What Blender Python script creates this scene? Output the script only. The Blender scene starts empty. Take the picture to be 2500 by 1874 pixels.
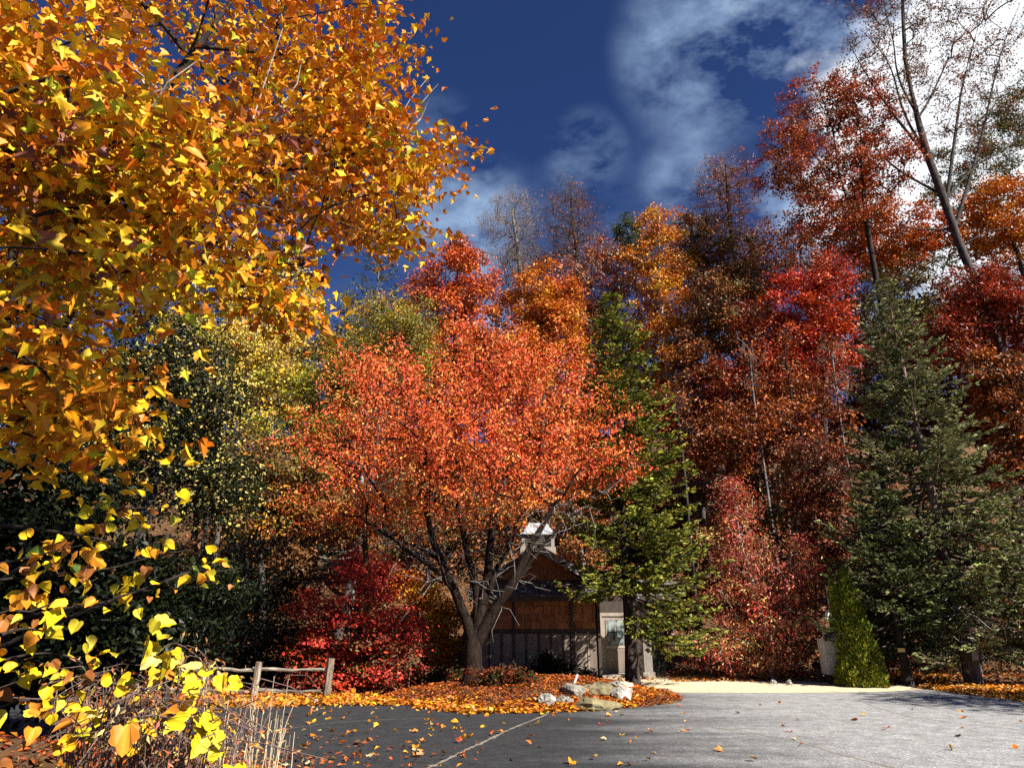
import bpy, math
import numpy as np
from mathutils import Matrix, Vector

# ------------------------------------------------------------------ camera, sky, sun, exposure
S = bpy.context.scene
COL = S.collection
PITCH = math.radians(20.5)
FOC = 1600.0                       # focal length in pixels of the 2500 x 1874 photograph
EYE = np.array([0.0, 0.0, 1.65])
cam_d = bpy.data.cameras.new('camera')
cam = bpy.data.objects.new('camera', cam_d)
COL.objects.link(cam)
cam.location = EYE
cam.rotation_euler = (math.pi / 2 + PITCH, 0, 0)
cam_d.sensor_width = 36.0
cam_d.lens = 36.0 * FOC / 2500.0
cam_d.clip_start = 0.05
cam_d.clip_end = 2000
S.camera = cam
S.view_settings.view_transform = 'Standard'
S.view_settings.look = 'None'
S.view_settings.gamma = 1.0
S.view_settings.exposure = 1.3
S.view_settings.use_curve_mapping = False
S.render.engine = 'CYCLES'
S.cycles.max_bounces = 6
S.cycles.diffuse_bounces = 1
S.cycles.glossy_bounces = 2
S.cycles.transmission_bounces = 4
S.cycles.transparent_max_bounces = 4
S.cycles.use_denoising = False
S.cycles.sample_clamp_indirect = 4.0

FWD = np.array([0, math.cos(PITCH), math.sin(PITCH)])
UPV = np.array([0, -math.sin(PITCH), math.cos(PITCH)])
RGT = np.array([1.0, 0, 0])


def ray(px, py):
    px = np.asarray(px, float); py = np.asarray(py, float)
    return FWD + RGT * ((px - 1250) / FOC)[..., None] + UPV * ((937 - py) / FOC)[..., None]


def at(px, py, Y):
    """The point of the place seen at a spot of the photograph, Y metres in front of the camera."""
    d = ray(px, py)
    t = np.asarray(Y, float) / d[..., 1]
    return EYE + d * t[..., None]


def mpp(P):
    return float(np.dot(np.asarray(P) - EYE, FWD)) / FOC


def proj(P):
    v = np.asarray(P) - EYE
    d = v @ FWD
    return 1250 + FOC * (v @ RGT) / d, 937 - FOC * (v @ UPV) / d, d


SUN = np.array([0.58, -0.50, 0.64]); SUN = SUN / np.linalg.norm(SUN)
sun_el = math.asin(SUN[2]); sun_az = math.atan2(SUN[0], SUN[1])
sd = bpy.data.lights.new('sun', 'SUN'); sd.energy = 5.0; sd.angle = math.radians(0.5); sd.color = (1.0, 0.95, 0.87)
so = bpy.data.objects.new('sun', sd); COL.objects.link(so)
so.rotation_euler = Vector(SUN).to_track_quat('Z', 'Y').to_euler()
so.location = (30, -15, 40)

W = bpy.data.worlds.new('World'); S.world = W; W.use_nodes = True
nt = W.node_tree; nt.nodes.clear()


def N(t, typ, **kw):
    n = t.nodes.new(typ)
    for k, v in kw.items():
        setattr(n, k, v)
    return n


def M_(t, op, a, b=None, c=None, clamp=False):
    n = N(t, 'ShaderNodeMath', operation=op, use_clamp=clamp)
    for i, v in enumerate((a, b, c)):
        if v is None: continue
        if hasattr(v, 'links'): t.links.new(v, n.inputs[i])
        else: n.inputs[i].default_value = v
    return n.outputs[0]


def build_world():
    t = nt; L = t.links.new
    out = N(t, 'ShaderNodeOutputWorld'); bg = N(t, 'ShaderNodeBackground'); bg.inputs[1].default_value = 0.05
    L(bg.outputs[0], out.inputs[0])
    sky = N(t, 'ShaderNodeTexSky', sky_type='NISHITA'); sky.sun_disc = False
    sky.sun_elevation = sun_el; sky.sun_rotation = sun_az; sky.altitude = 1500; sky.air_density = 1.0
    sky.dust_density = 0.1; sky.ozone_density = 3.0
    tint = N(t, 'ShaderNodeMix', data_type='RGBA', blend_type='MULTIPLY'); tint.inputs[0].default_value = 1.0
    L(sky.outputs[0], tint.inputs[6]); tint.inputs[7].default_value = SKYTINT
    tc = N(t, 'ShaderNodeTexCoord')
    mp = N(t, 'ShaderNodeMapping'); L(tc.outputs['Generated'], mp.inputs[0])
    mp.inputs['Rotation'].default_value = (0.0, 0.7, 0.0); mp.inputs['Scale'].default_value = (0.75, 1.0, 1.45)
    nz = N(t, 'ShaderNodeTexNoise'); L(mp.outputs[0], nz.inputs['Vector'])
    nz.inputs['Scale'].default_value = 8.5; nz.inputs['Detail'].default_value = 9.0
    nz.inputs['Roughness'].default_value = 0.6; nz.inputs['Distortion'].default_value = 0.05
    mr = N(t, 'ShaderNodeMapRange'); L(nz.outputs[0], mr.inputs[0])
    for k, v in ((1, 0.40), (2, 0.70), (3, 0.0), (4, 1.3)): mr.inputs[k].default_value = v
    big = N(t, 'ShaderNodeTexNoise'); L(tc.outputs['Generated'], big.inputs['Vector'])
    big.inputs['Scale'].default_value = 1.3; big.inputs['Detail'].default_value = 1.0
    acc = None
    for px, py, rad, w in CLOUDS:
        d = ray(px, py); d = d / np.linalg.norm(d)
        dn = N(t, 'ShaderNodeVectorMath', operation='DOT_PRODUCT')
        L(tc.outputs['Generated'], dn.inputs[0]); dn.inputs[1].default_value = tuple(d)
        m = N(t, 'ShaderNodeMapRange', interpolation_type='SMOOTHSTEP'); L(dn.outputs['Value'], m.inputs[0])
        m.inputs[1].default_value = math.cos(math.radians(rad)); m.inputs[2].default_value = math.cos(math.radians(rad * 0.25))
        m.inputs[3].default_value = 0.0; m.inputs[4].default_value = w
        acc = m.outputs[0] if acc is None else M_(t, 'ADD', acc, m.outputs[0])
    gen = N(t, 'ShaderNodeMapRange'); L(big.outputs[0], gen.inputs[0])
    for k, v in ((1, 0.58), (2, 0.8), (3, 0.0), (4, 0.35)): gen.inputs[k].default_value = v
    acc = M_(t, 'ADD', acc, gen.outputs[0])
    dens = M_(t, 'MULTIPLY', acc, mr.outputs[0], clamp=True)
    ov = M_(t, 'MULTIPLY_ADD', nz.outputs[0], 1.3, 0.35)
    over = M_(t, 'MULTIPLY', acc, ov)
    over = M_(t, 'SUBTRACT', over, 0.95)
    over = M_(t, 'MULTIPLY', over, 1.8, clamp=True)
    dens = M_(t, 'MAXIMUM', dens, over)
    mix = N(t, 'ShaderNodeMix', data_type='RGBA'); L(dens, mix.inputs[0]); L(tint.outputs[2], mix.inputs[6])
    ccol = N(t, 'ShaderNodeMix', data_type='RGBA'); L(over, ccol.inputs[0])
    ccol.inputs[6].default_value = (3.4, 4.8, 7.0, 1); ccol.inputs[7].default_value = (9.5, 9.8, 10.2, 1)
    L(ccol.outputs[2], mix.inputs[7])
    L(mix.outputs[2], bg.inputs[0])


SKYTINT = (0.30, 0.40, 0.66, 1)
CLOUDS = [(1740, 110, 8.5, 0.66), (1900, 10, 6, 0.35), (2560, 150, 17.5, 1.6), (1975, 235, 4, 0.6), (1950, 500, 5, 0.8), (1140, 520, 6, 0.62),
          (1080, 330, 4, 0.26), (1430, 370, 4, 0.36), (1680, 440, 4.5, 0.36), (1230, 720, 6, 0.5), (2300, 600, 12, 1.0), (2230, 330, 8, 0.6)]
build_world()


# ------------------------------------------------------------------ helpers
def tag(o, label=None, cat=None, group=None, kind=None):
    if label: o['label'] = label
    if cat: o['category'] = cat
    if group: o['group'] = group
    if kind: o['kind'] = kind
    return o


def empty(name, loc, label, cat, group=None):
    o = bpy.data.objects.new(name, None); COL.objects.link(o)
    o.location = tuple(float(v) for v in loc); o.empty_display_size = 0.3
    return tag(o, label, cat, group)


def mesh_data(name, verts, faces, mat, colors=None, smooth=False):
    """faces: list of integer arrays (M,k)."""
    me = bpy.data.meshes.new(name)
    v = np.ascontiguousarray(verts, np.float32).reshape(-1, 3)
    me.vertices.add(len(v)); me.vertices.foreach_set('co', v.ravel())
    if not isinstance(faces, list): faces = [faces]
    faces = [np.asarray(f, np.int32) for f in faces if len(f)]
    loops = np.concatenate([f.ravel() for f in faces])
    tot = np.concatenate([np.full(len(f), f.shape[1], np.int32) for f in faces])
    st = np.concatenate([[0], np.cumsum(tot)[:-1]]).astype(np.int32)
    me.loops.add(len(loops)); me.loops.foreach_set('vertex_index', loops)
    me.polygons.add(len(tot)); me.polygons.foreach_set('loop_start', st)
    me.polygons.foreach_set('use_smooth', np.full(len(tot), bool(smooth)))
    me.update(calc_edges=True)
    if colors is not None:
        c = np.ones((len(v), 4), np.float32); c[:, :3] = colors
        a = me.color_attributes.new('pigment', 'FLOAT_COLOR', 'POINT'); a.data.foreach_set('color', c.ravel())
    if mat: me.materials.append(mat)
    return me


def obj(name, me, parent=None, kind=None, loc=None):
    o = bpy.data.objects.new(name, me); COL.objects.link(o)
    if parent: o.parent = parent
    if loc is not None: o.location = tuple(float(x) for x in loc)
    if kind: o['kind'] = kind
    return o


def mesh(name, verts, faces, mat, parent=None, colors=None, kind=None, org=None, smooth=False):
    v = np.asarray(verts, float).reshape(-1, 3)
    if org is not None: v = v - np.asarray(org)
    return obj(name, mesh_data(name, v, faces, mat, colors, smooth), parent, kind)


BOXF = np.array([[0, 1, 3, 2], [4, 6, 7, 5], [0, 4, 5, 1], [2, 3, 7, 6], [0, 2, 6, 4], [1, 5, 7, 3]])


def box_v(x0, x1, y0, y1, z0, z1):
    return np.array([[x, y, z] for x in (x0, x1) for y in (y0, y1) for z in (z0, z1)], float)


def box(name, b, mat, parent=None, org=None, jit=None, kind=None):
    v = box_v(*b)
    if jit is not None: v = v + jit.normal(0, 0.004, v.shape)
    return mesh(name, v, BOXF, mat, parent, org=org, kind=kind)


def nrm(v):
    return v / np.maximum(np.linalg.norm(v, axis=-1, keepdims=True), 1e-9)


def tubes(pts, rad, sides):
    """pts (C,K,3), rad (C,K) -> verts, quads."""
    C, K = rad.shape
    t = nrm(np.gradient(pts, axis=1))
    ref = np.where(np.abs(t[..., 2:3]) > 0.9, np.array([1.0, 0.1, 0]), np.array([0.05, 0.1, 1.0]))
    a = nrm(np.cross(t, ref)); b = np.cross(t, a)
    ang = np.arange(sides) * 2 * math.pi / sides
    v = pts[:, :, None, :] + rad[:, :, None, None] * (a[:, :, None, :] * np.cos(ang)[None, None, :, None] + b[:, :, None, :] * np.sin(ang)[None, None, :, None])
    idx = np.arange(C * K * sides).reshape(C, K, sides)
    i0 = idx[:, :-1]; i1 = idx[:, 1:]
    f = np.stack([i0, np.roll(i0, -1, 2), np.roll(i1, -1, 2), i1], -1).reshape(-1, 4)
    return v.reshape(-1, 3), f


def merge(parts):
    vs, fs, n = [], [], 0
    for v, f in parts:
        vs.append(v); fs.append(np.asarray(f) + n); n += len(v)
    return np.concatenate(vs), np.concatenate(fs)


def resample(P, n):
    P = np.asarray(P, float)
    for _ in range(2):                                     # Chaikin smoothing
        q = np.empty((2 * len(P) - 2, P.shape[1])); q[0::2] = P[:-1] * .75 + P[1:] * .25; q[1::2] = P[:-1] * .25 + P[1:] * .75
        P = np.concatenate([P[:1], q, P[-1:]])
    d = np.concatenate([[0], np.cumsum(np.linalg.norm(np.diff(P[:, :3], axis=0), axis=1))])
    s = np.linspace(0, d[-1], n)
    return np.stack([np.interp(s, d, P[:, k]) for k in range(P.shape[1])], 1)


# ------------------------------------------------------------------ materials
def newmat(name):
    m = bpy.data.materials.new(name); m.use_nodes = True
    t = m.node_tree; t.nodes.clear()
    return m, t


def leaf_mat(name, trans=0.35, rough=0.45, spec=0.35):
    m, t = newmat(name); L = t.links.new
    out = N(t, 'ShaderNodeOutputMaterial'); at_ = N(t, 'ShaderNodeAttribute', attribute_name='pigment')
    p = N(t, 'ShaderNodeBsdfPrincipled'); p.inputs['Roughness'].default_value = rough
    p.inputs['Specular IOR Level'].default_value = spec
    geo = N(t, 'ShaderNodeTexCoord'); nz = N(t, 'ShaderNodeTexNoise'); nz.inputs['Scale'].default_value = 35
    L(geo.outputs['Object'], nz.inputs['Vector'])
    mr = N(t, 'ShaderNodeMapRange'); L(nz.outputs[0], mr.inputs[0])
    mr.inputs[3].default_value = 0.78; mr.inputs[4].default_value = 1.2
    mx = N(t, 'ShaderNodeMix', data_type='RGBA', blend_type='MULTIPLY'); mx.inputs[0].default_value = 1
    L(at_.outputs['Color'], mx.inputs[6]); L(mr.outputs[0], mx.inputs[7])
    L(mx.outputs[2], p.inputs['Base Color'])
    if trans > 0:
        tr = N(t, 'ShaderNodeBsdfTranslucent'); L(mx.outputs[2], tr.inputs[0])
        ms = N(t, 'ShaderNodeMixShader'); ms.inputs[0].default_value = trans
        L(p.outputs[0], ms.inputs[1]); L(tr.outputs[0], ms.inputs[2]); L(ms.outputs[0], out.inputs[0])
    else:
        L(p.outputs[0], out.inputs[0])
    return m


def rough_mat(name, c0, c1, scale=8.0, stretch=(1, 1, 1), rough=0.85, bump=0.4, bscale=None, spec=0.3, detail=6.0, metal=0.0):
    m, t = newmat(name); L = t.links.new
    out = N(t, 'ShaderNodeOutputMaterial'); p = N(t, 'ShaderNodeBsdfPrincipled'); L(p.outputs[0], out.inputs[0])
    p.inputs['Roughness'].default_value = rough; p.inputs['Specular IOR Level'].default_value = spec; p.inputs['Metallic'].default_value = metal
    tc = N(t, 'ShaderNodeTexCoord'); mp = N(t, 'ShaderNodeMapping'); L(tc.outputs['Object'], mp.inputs[0])
    mp.inputs['Scale'].default_value = stretch
    nz = N(t, 'ShaderNodeTexNoise'); L(mp.outputs[0], nz.inputs['Vector']); nz.inputs['Scale'].default_value = scale
    nz.inputs['Detail'].default_value = detail; nz.inputs['Roughness'].default_value = 0.65
    cr = N(t, 'ShaderNodeValToRGB'); L(nz.outputs[0], cr.inputs[0])
    cr.color_ramp.elements[0].position = 0.33; cr.color_ramp.elements[0].color = (*c0, 1)
    cr.color_ramp.elements[1].position = 0.68; cr.color_ramp.elements[1].color = (*c1, 1)
    oi = N(t, 'ShaderNodeObjectInfo'); mr = N(t, 'ShaderNodeMapRange'); L(oi.outputs['Random'], mr.inputs[0])
    mr.inputs[3].default_value = 0.8; mr.inputs[4].default_value = 1.2
    mx = N(t, 'ShaderNodeMix', data_type='RGBA', blend_type='MULTIPLY'); mx.inputs[0].default_value = 1
    L(cr.outputs[0], mx.inputs[6]); L(mr.outputs[0], mx.inputs[7]); L(mx.outputs[2], p.inputs['Base Color'])
    n2 = N(t, 'ShaderNodeTexNoise'); L(mp.outputs[0], n2.inputs['Vector']); n2.inputs['Scale'].default_value = bscale or scale * 3
    n2.inputs['Detail'].default_value = 4
    bp = N(t, 'ShaderNodeBump'); bp.inputs['Strength'].default_value = bump; bp.inputs['Distance'].default_value = 0.03
    L(n2.outputs[0], bp.inputs['Height']); L(bp.outputs[0], p.inputs['Normal'])
    return m


LEAF = leaf_mat('leaf_tissue', 0.14, 0.5, 0.3)
LEAF_NEAR = leaf_mat('broad_leaf_tissue', 0.09, 0.5, 0.2)
LEAF_DRY = leaf_mat('dry_leaf_tissue', 0.1, 0.6, 0.25)
LEAF_WAXY = leaf_mat('waxy_leaf_tissue', 0.03, 0.42, 0.1)
NEEDLE = leaf_mat('needle_tissue', 0.12, 0.6, 0.12)
BARK_GREY = rough_mat('grey_bark', (.06, .05, .045), (.26, .235, .21), 6, (1, 1, .35), .9, .7)
BARK_MID = rough_mat('brown_grey_bark', (.018, .015, .013), (.10, .085, .075), 6, (1, 1, .35), .9, .7, None, .1)
BARK_DARK = rough_mat('dark_bark', (.014, .011, .009), (.055, .042, .034), 7, (1, 1, .35), .9, .8, None, .1)
BARK_PALE = rough_mat('pale_bark', (.16, .14, .12), (.50, .46, .41), 4, (1, 1, .5), .85, .5)
BARK_CHERRY = rough_mat('cherry_bark', (.006, .004, .003), (.034, .021, .015), 9, (1, 1, .5), .9, .9, None, .1)  # pigment lowered to stand in for the crown's shade on the trunk
BARK_BROWN = rough_mat('brown_bark', (.05, .032, .024), (.22, .15, .11), 9, (1, 1, .3), .85, .8)
STALK = rough_mat('dry_stalk', (.42, .33, .20), (.70, .58, .40), 12, (1, 1, .2), .8, .2)
CANE = rough_mat('bramble_cane', (.05, .03, .024), (.24, .16, .13), 12, (1, 1, .3), .75, .3)

# pigments (linear)
Y = (.66, .38, .012); YO = (.62, .26, .010); YG = (.36, .36, .02); O = (.56, .15, .008); RO = (.60, .098, .010); R = (.44, .042, .010)
DR = (.16, .022, .009); BR = (.165, .068, .019); DB = (.07, .032, .012); OL = (.17, .14, .022); G = (.075, .10, .022); PY = (.74, .56, .15)
PK = (.55, .14, .10); CR = (.62, .042, .03); DG = (.026, .038, .012); RU = (.35, .082, .015); TAN = (.42, .26, .10); BG = (.17, .20, .11)


# ------------------------------------------------------------------ leaf shapes
def halves(half):
    h = np.asarray(half, float); n = len(h)
    mid = h[(np.abs(h[:, 1]) < 1e-9)]
    up = h; dn = h * [1, -1]
    v = np.concatenate([up, dn]); f = np.stack([np.arange(n), n + np.arange(n)[::-1]])
    return v, f


MAPLE_HALF = [(0, 0), (-.13, .20), (-.05, .47), (.10, .36), (.20, .34), (.32, .52), (.60, .62), (.53, .38), (.47, .17), (.70, .22), (.80, .10), (1.04, 0)]
MAPLE_SMALL = [(0, 0), (-.08, .38), (.12, .34), (.30, .50), (.58, .58), (.52, .30), (.72, .20), (1.02, 0)]
HEART_HALF = [(0, 0), (-.12, .14), (-.10, .36), (.10, .52), (.38, .53), (.65, .40), (.86, .18), (.97, .05), (1.03, 0)]
GRAPE_HALF = [(0, 0), (-.14, .16), (-.12, .40), (.05, .50), (.20, .46), (.42, .52), (.55, .40), (.60, .26), (.80, .20), (.98, 0)]
OVAL_HALF = [(0, 0), (.18, .17), (.45, .25), (.75, .16), (1.0, 0)]


def leaf_shape(half, fold=0.25, curl=0.25, ripple=0.0, seed=0):
    v2, f = halves(half)
    rg = np.random.default_rng(seed)
    x, y = v2[:, 0], v2[:, 1]
    z = fold * np.abs(y) - curl * (x - .2) ** 2 + ripple * rg.normal(0, 1, len(x)) * (np.abs(y) > .01)
    n = len(half)
    z[n:] += ripple * 0.5
    z[0] = z[n] = 0; z[n - 1] = z[2 * n - 1]
    return np.stack([x, y, z], 1), f


QUAD = (np.array([[0, 0, 0], [.5, .30, .10], [1, 0, -.06], [.5, -.30, .10]]), np.array([[0, 1, 2, 3]]))
SLIM = (np.array([[0, 0, 0], [.45, .17, .06], [1, 0, -.10], [.45, -.17, .06]]), np.array([[0, 1, 2, 3]]))


def frames(rng, n, bias, droop, sun=0.0):
    """random leaf frames: x axis along the blade, z its normal."""
    z = nrm(rng.normal(0, 1, (n, 3)) + np.array([0, 0, bias]) + SUN * sun)
    d = rng.normal(0, 1, (n, 3)) + np.array([0, 0, -droop])
    x = nrm(d - z * np.sum(d * z, 1, keepdims=True))
    return x, np.cross(z, x), z


def bake(shape, pos, fr, size, cols):
    V, F = shape
    x, y, z = fr
    s = np.asarray(size)[:, None, None]
    v = pos[:, None, :] + s * (V[None, :, 0:1] * x[:, None] + V[None, :, 1:2] * y[:, None] + V[None, :, 2:3] * z[:, None])
    n, k = len(pos), len(V)
    f = (F[None] + (np.arange(n) * k)[:, None, None]).reshape(-1, F.shape[1])
    return v.reshape(-1, 3), f, np.repeat(cols, k, 0)


def pigments(rng, pal, n, which=None):
    c = np.array([p[0] for p in pal]); w = np.array([p[1] for p in pal], float); w /= w.sum()
    i = rng.choice(len(pal), n, p=w) if which is None else which
    j = rng.choice(len(pal), n, p=w)
    m = (rng.random(n) ** 2 * 0.6)[:, None]
    out = c[i] * (1 - m) + c[j] * m
    return np.clip(out * rng.lognormal(0, .18, (n, 1)) * rng.lognormal(0, .06, (n, 3)), 0.002, .8)


# ------------------------------------------------------------------ ground heights
def hill(x, y):
    x = np.asarray(x, float); y = np.asarray(y, float)
    start = 31.0 - np.clip((x - 13) * .25, 0, 3.5) + np.clip((-x - 12) * .3, 0, 8)
    d = np.maximum(0, y - start)
    h = 0.50 * (np.sqrt(d * d + 16) - 4)
    h = np.minimum(h, 26 + (h - 26) * .25)
    return h + np.minimum(d, 6) / 6 * (.35 * np.sin(x * .7 + y * .3) + .25 * np.sin(y * .9 - x * .4))


BEDC = np.array(at(1330, 1712, 18.6))[:2] + [-0.25, 0.7]


def bed(x, y):
    """height of the planting bed above the asphalt (negative outside)."""
    u = (np.asarray(x, float) - BEDC[0]) / 3.75; v = (np.asarray(y, float) - BEDC[1]) / 3.5
    r = np.sqrt(u * u + v * v) * (1 + .05 * np.sin(5 * np.arctan2(v, u) + 1))
    return .42 * (1 - r ** 2.2)


def bank(x, y):
    u = (np.asarray(x, float) + 4.6) / 3.0; v = (np.asarray(y, float) - 6.4) / 3.6
    return .75 * (1 - np.sqrt(u * u + v * v))


def ground_z(x, y):
    return np.maximum(np.maximum(hill(x, y), bed(x, y)), np.maximum(bank(x, y), 0))


HG = 'autumn trees on the hillside'


# ------------------------------------------------------------------ trees
def grow(rng, trunk, cl, r0, twig_r, up=0.5, K=5, limbs=None):
    """Join cluster centres to a trunk polyline; returns trunk radii and limb chains with pipe-model radii."""
    T = len(trunk); T0 = T; lpar = []
    for P in limbs or []:
        lpar += [int(np.argmin(np.linalg.norm(trunk[:T0] - P[0], axis=1)))] + list(range(T + len(lpar), T + len(lpar) + len(P) - 1))
    if limbs: trunk = np.concatenate([trunk, *limbs]); T = len(trunk)
    nodes = np.zeros((T + len(cl) * (K - 1), 3)); par = np.full(len(nodes), -1)
    nodes[:T] = trunk; par[1:T0] = np.arange(T0 - 1); par[T0:T] = lpar; cnt = T
    order = np.argsort(np.min(np.linalg.norm(cl[:, None] - trunk[None], axis=2), axis=1))
    lo = max(1, int(T0 * .22))
    starts, chains = [], []
    for i in order:
        c = cl[i]; nd = nodes[lo:cnt]; d = c - nd
        dist = np.linalg.norm(d, axis=1)
        pen = dist * (1 + up * np.clip(-d[:, 2] / np.maximum(dist, .01) + .35, 0, 2))
        j = int(np.argmin(pen)) + lo
        p0 = nodes[j]; dv = c - p0; L = np.linalg.norm(dv)
        mid = p0 + dv * .5 + np.array([0, 0, .10 * L]) + rng.normal(0, .07 * L, 3)
        s = np.linspace(0, 1, K)[:, None]
        ch = (1 - s) ** 2 * p0 + 2 * s * (1 - s) * mid + s * s * c
        nodes[cnt:cnt + K - 1] = ch[1:]
        par[cnt] = j; par[cnt + 1:cnt + K - 1] = np.arange(cnt, cnt + K - 2)
        starts.append((j, cnt)); chains.append(ch); cnt += K - 1
    w = np.zeros(cnt)
    for k, (j, c0) in enumerate(starts): w[c0 + K - 2] += 1
    for k in range(cnt - 1, 0, -1): w[par[k]] += w[k]
    w = np.maximum(w, 1)
    rad = twig_r * w ** .47
    rad = np.minimum(rad, r0)
    trad = np.maximum(rad[:T0], np.linspace(r0, twig_r * 1.5, T0))
    chains = np.array(chains)
    crad = np.array([np.concatenate([[min(rad[c0] * 1.08, rad[j])], rad[c0:c0 + K - 1]]) for j, c0 in starts])
    return trad, chains, crad


def sample_ells(rng, ells, n, shell=2.0, jit=.06):
    """ells: (centre(3), radii(3)); points biased towards the outside of each ellipsoid."""
    vol = np.array([(r[0] * r[1] * r[2]) ** .72 for c, r in ells]); k = rng.choice(len(ells), n, p=vol / vol.sum())
    d = nrm(rng.normal(0, 1, (n, 3))); rr = rng.random(n) ** (1 / (1.0 + shell))
    C = np.array([c for c, r in ells]); Rr = np.array([r for c, r in ells])
    p = C[k] + d * Rr[k] * rr[:, None]
    return p + rng.normal(0, jit, (n, 3)) * Rr[k], k


def px_ells(pe, Yd):
    out = []
    for e in pe:
        cx, cy, rx, ry = e[:4]; dy = e[4] if len(e) > 4 else 0.0
        c = at(cx, cy, Yd + dy); s = mpp(c)
        out.append((c, np.array([rx * s, rx * s * .85, ry * s * 1.08])))
    return out


def tree(name, label, pe, Yd, pal, ncl=140, per=70, size=.2, shape=QUAD, bark=BARK_MID, r0=.22, twig=.014, crad=None, seed=1,
         bias=.6, droop=.3, flat=.6, mat=LEAF, group=None, cat='tree', base=None, trunk=None, twigs=0, shell=2.0, up=.5, dzbase=0.0,
         sun=0.35, clumpcol=.75, twig_len=1.0, limbs=None, world=None):
    rng = np.random.default_rng(seed)
    ells = [(np.array(c), np.array(r)) for c, r in world] if world else px_ells(pe, Yd)
    cl, which = sample_ells(rng, ells, ncl, shell)
    cen = np.mean([c for c, r in ells], 0); top = max(ells, key=lambda e: e[0][2] + e[1][2] * .5)
    if base is None:
        bx, by = cen[0], cen[1]; base = np.array([bx, by, float(ground_z(bx, by)) - .05 + dzbase])
    base = np.asarray(base, float)
    cl[:, 2] = np.maximum(cl[:, 2], base[2] + .12 + .25 * rng.random(len(cl)))
    if trunk is None:
        tp = top[0] + np.array([0, 0, top[1][2] * .55])
        m1 = base + (tp - base) * .35 + rng.normal(0, .015 * np.linalg.norm(tp - base), 3) * [1, 1, 0]
        m2 = base + (tp - base) * .7 + rng.normal(0, .02 * np.linalg.norm(tp - base), 3) * [1, 1, 0]
        trunk = [base, m1, m2, tp]
    tr = resample(trunk, 16)
    lim = []
    for pts_, r_, dY in limbs or []:
        lim.append(resample(at(np.array([p[0] for p in pts_], float), np.array([p[1] for p in pts_], float), Yd + np.linspace(0, dY, len(pts_))), 12))
    trad, ch, cr = grow(rng, tr, cl, r0, twig, up, limbs=lim)
    root = empty(name, base, label, cat, group)
    flare = trad.copy(); flare[0] *= 1.35
    parts = [tubes(tr[None], flare[None], 9)]
    for P, l in zip(lim, limbs or []): parts.append(tubes(P[None], np.linspace(l[1], twig, 12)[None], 7))
    parts.append(tubes(ch, cr, 3 if Yd > 26 else 5))
    v, f = merge(parts)
    mesh('trunk', v, f, bark, root, org=base, smooth=True)
    crd = crad or .13 * np.mean([np.mean(r) for c, r in ells]) + .25
    if twigs:
        n = len(cl) * twigs; o = np.repeat(cl, twigs, 0) + rng.normal(0, crd * .25, (n, 3))
        d = nrm(rng.normal(0, 1, (n, 3)) + np.array([0, 0, .55]) + nrm(o - tr[len(tr) // 2])) * crd * twig_len * rng.uniform(.5, 1.5, (n, 1))
        P = np.stack([o - d * .35, o + d * .3 + rng.normal(0, crd * .12, (n, 3)), o + d * .95], 1)
        v, f = tubes(P, np.tile(np.array([1.0, .7, .35]) * twig * .62, (n, 1)), 3)
        mesh('twigs', v, f, bark, root, org=base, kind='stuff')
    n = int(len(cl) * per * (1.5 if group == HG and per > 38 else 1))
    if n:
        ci = rng.integers(0, len(cl), n)
        pos = cl[ci] + rng.normal(0, 1, (n, 3)) * crd * np.array([.62, .62, .62 * flat])
        cw = rng.choice(len(pal), len(cl), p=np.array([p[1] for p in pal]) / sum(p[1] for p in pal))
        which = np.where(rng.random(n) < clumpcol, cw[ci], rng.choice(len(pal), n))
        v, f, c = bake(shape, pos, frames(rng, n, bias, droop, sun), size * rng.uniform(.6, 1.3, n), pigments(rng, pal, n, which))
        mesh('crown', v, f, mat, root, colors=c, org=base, kind='stuff')
    return root


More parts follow.
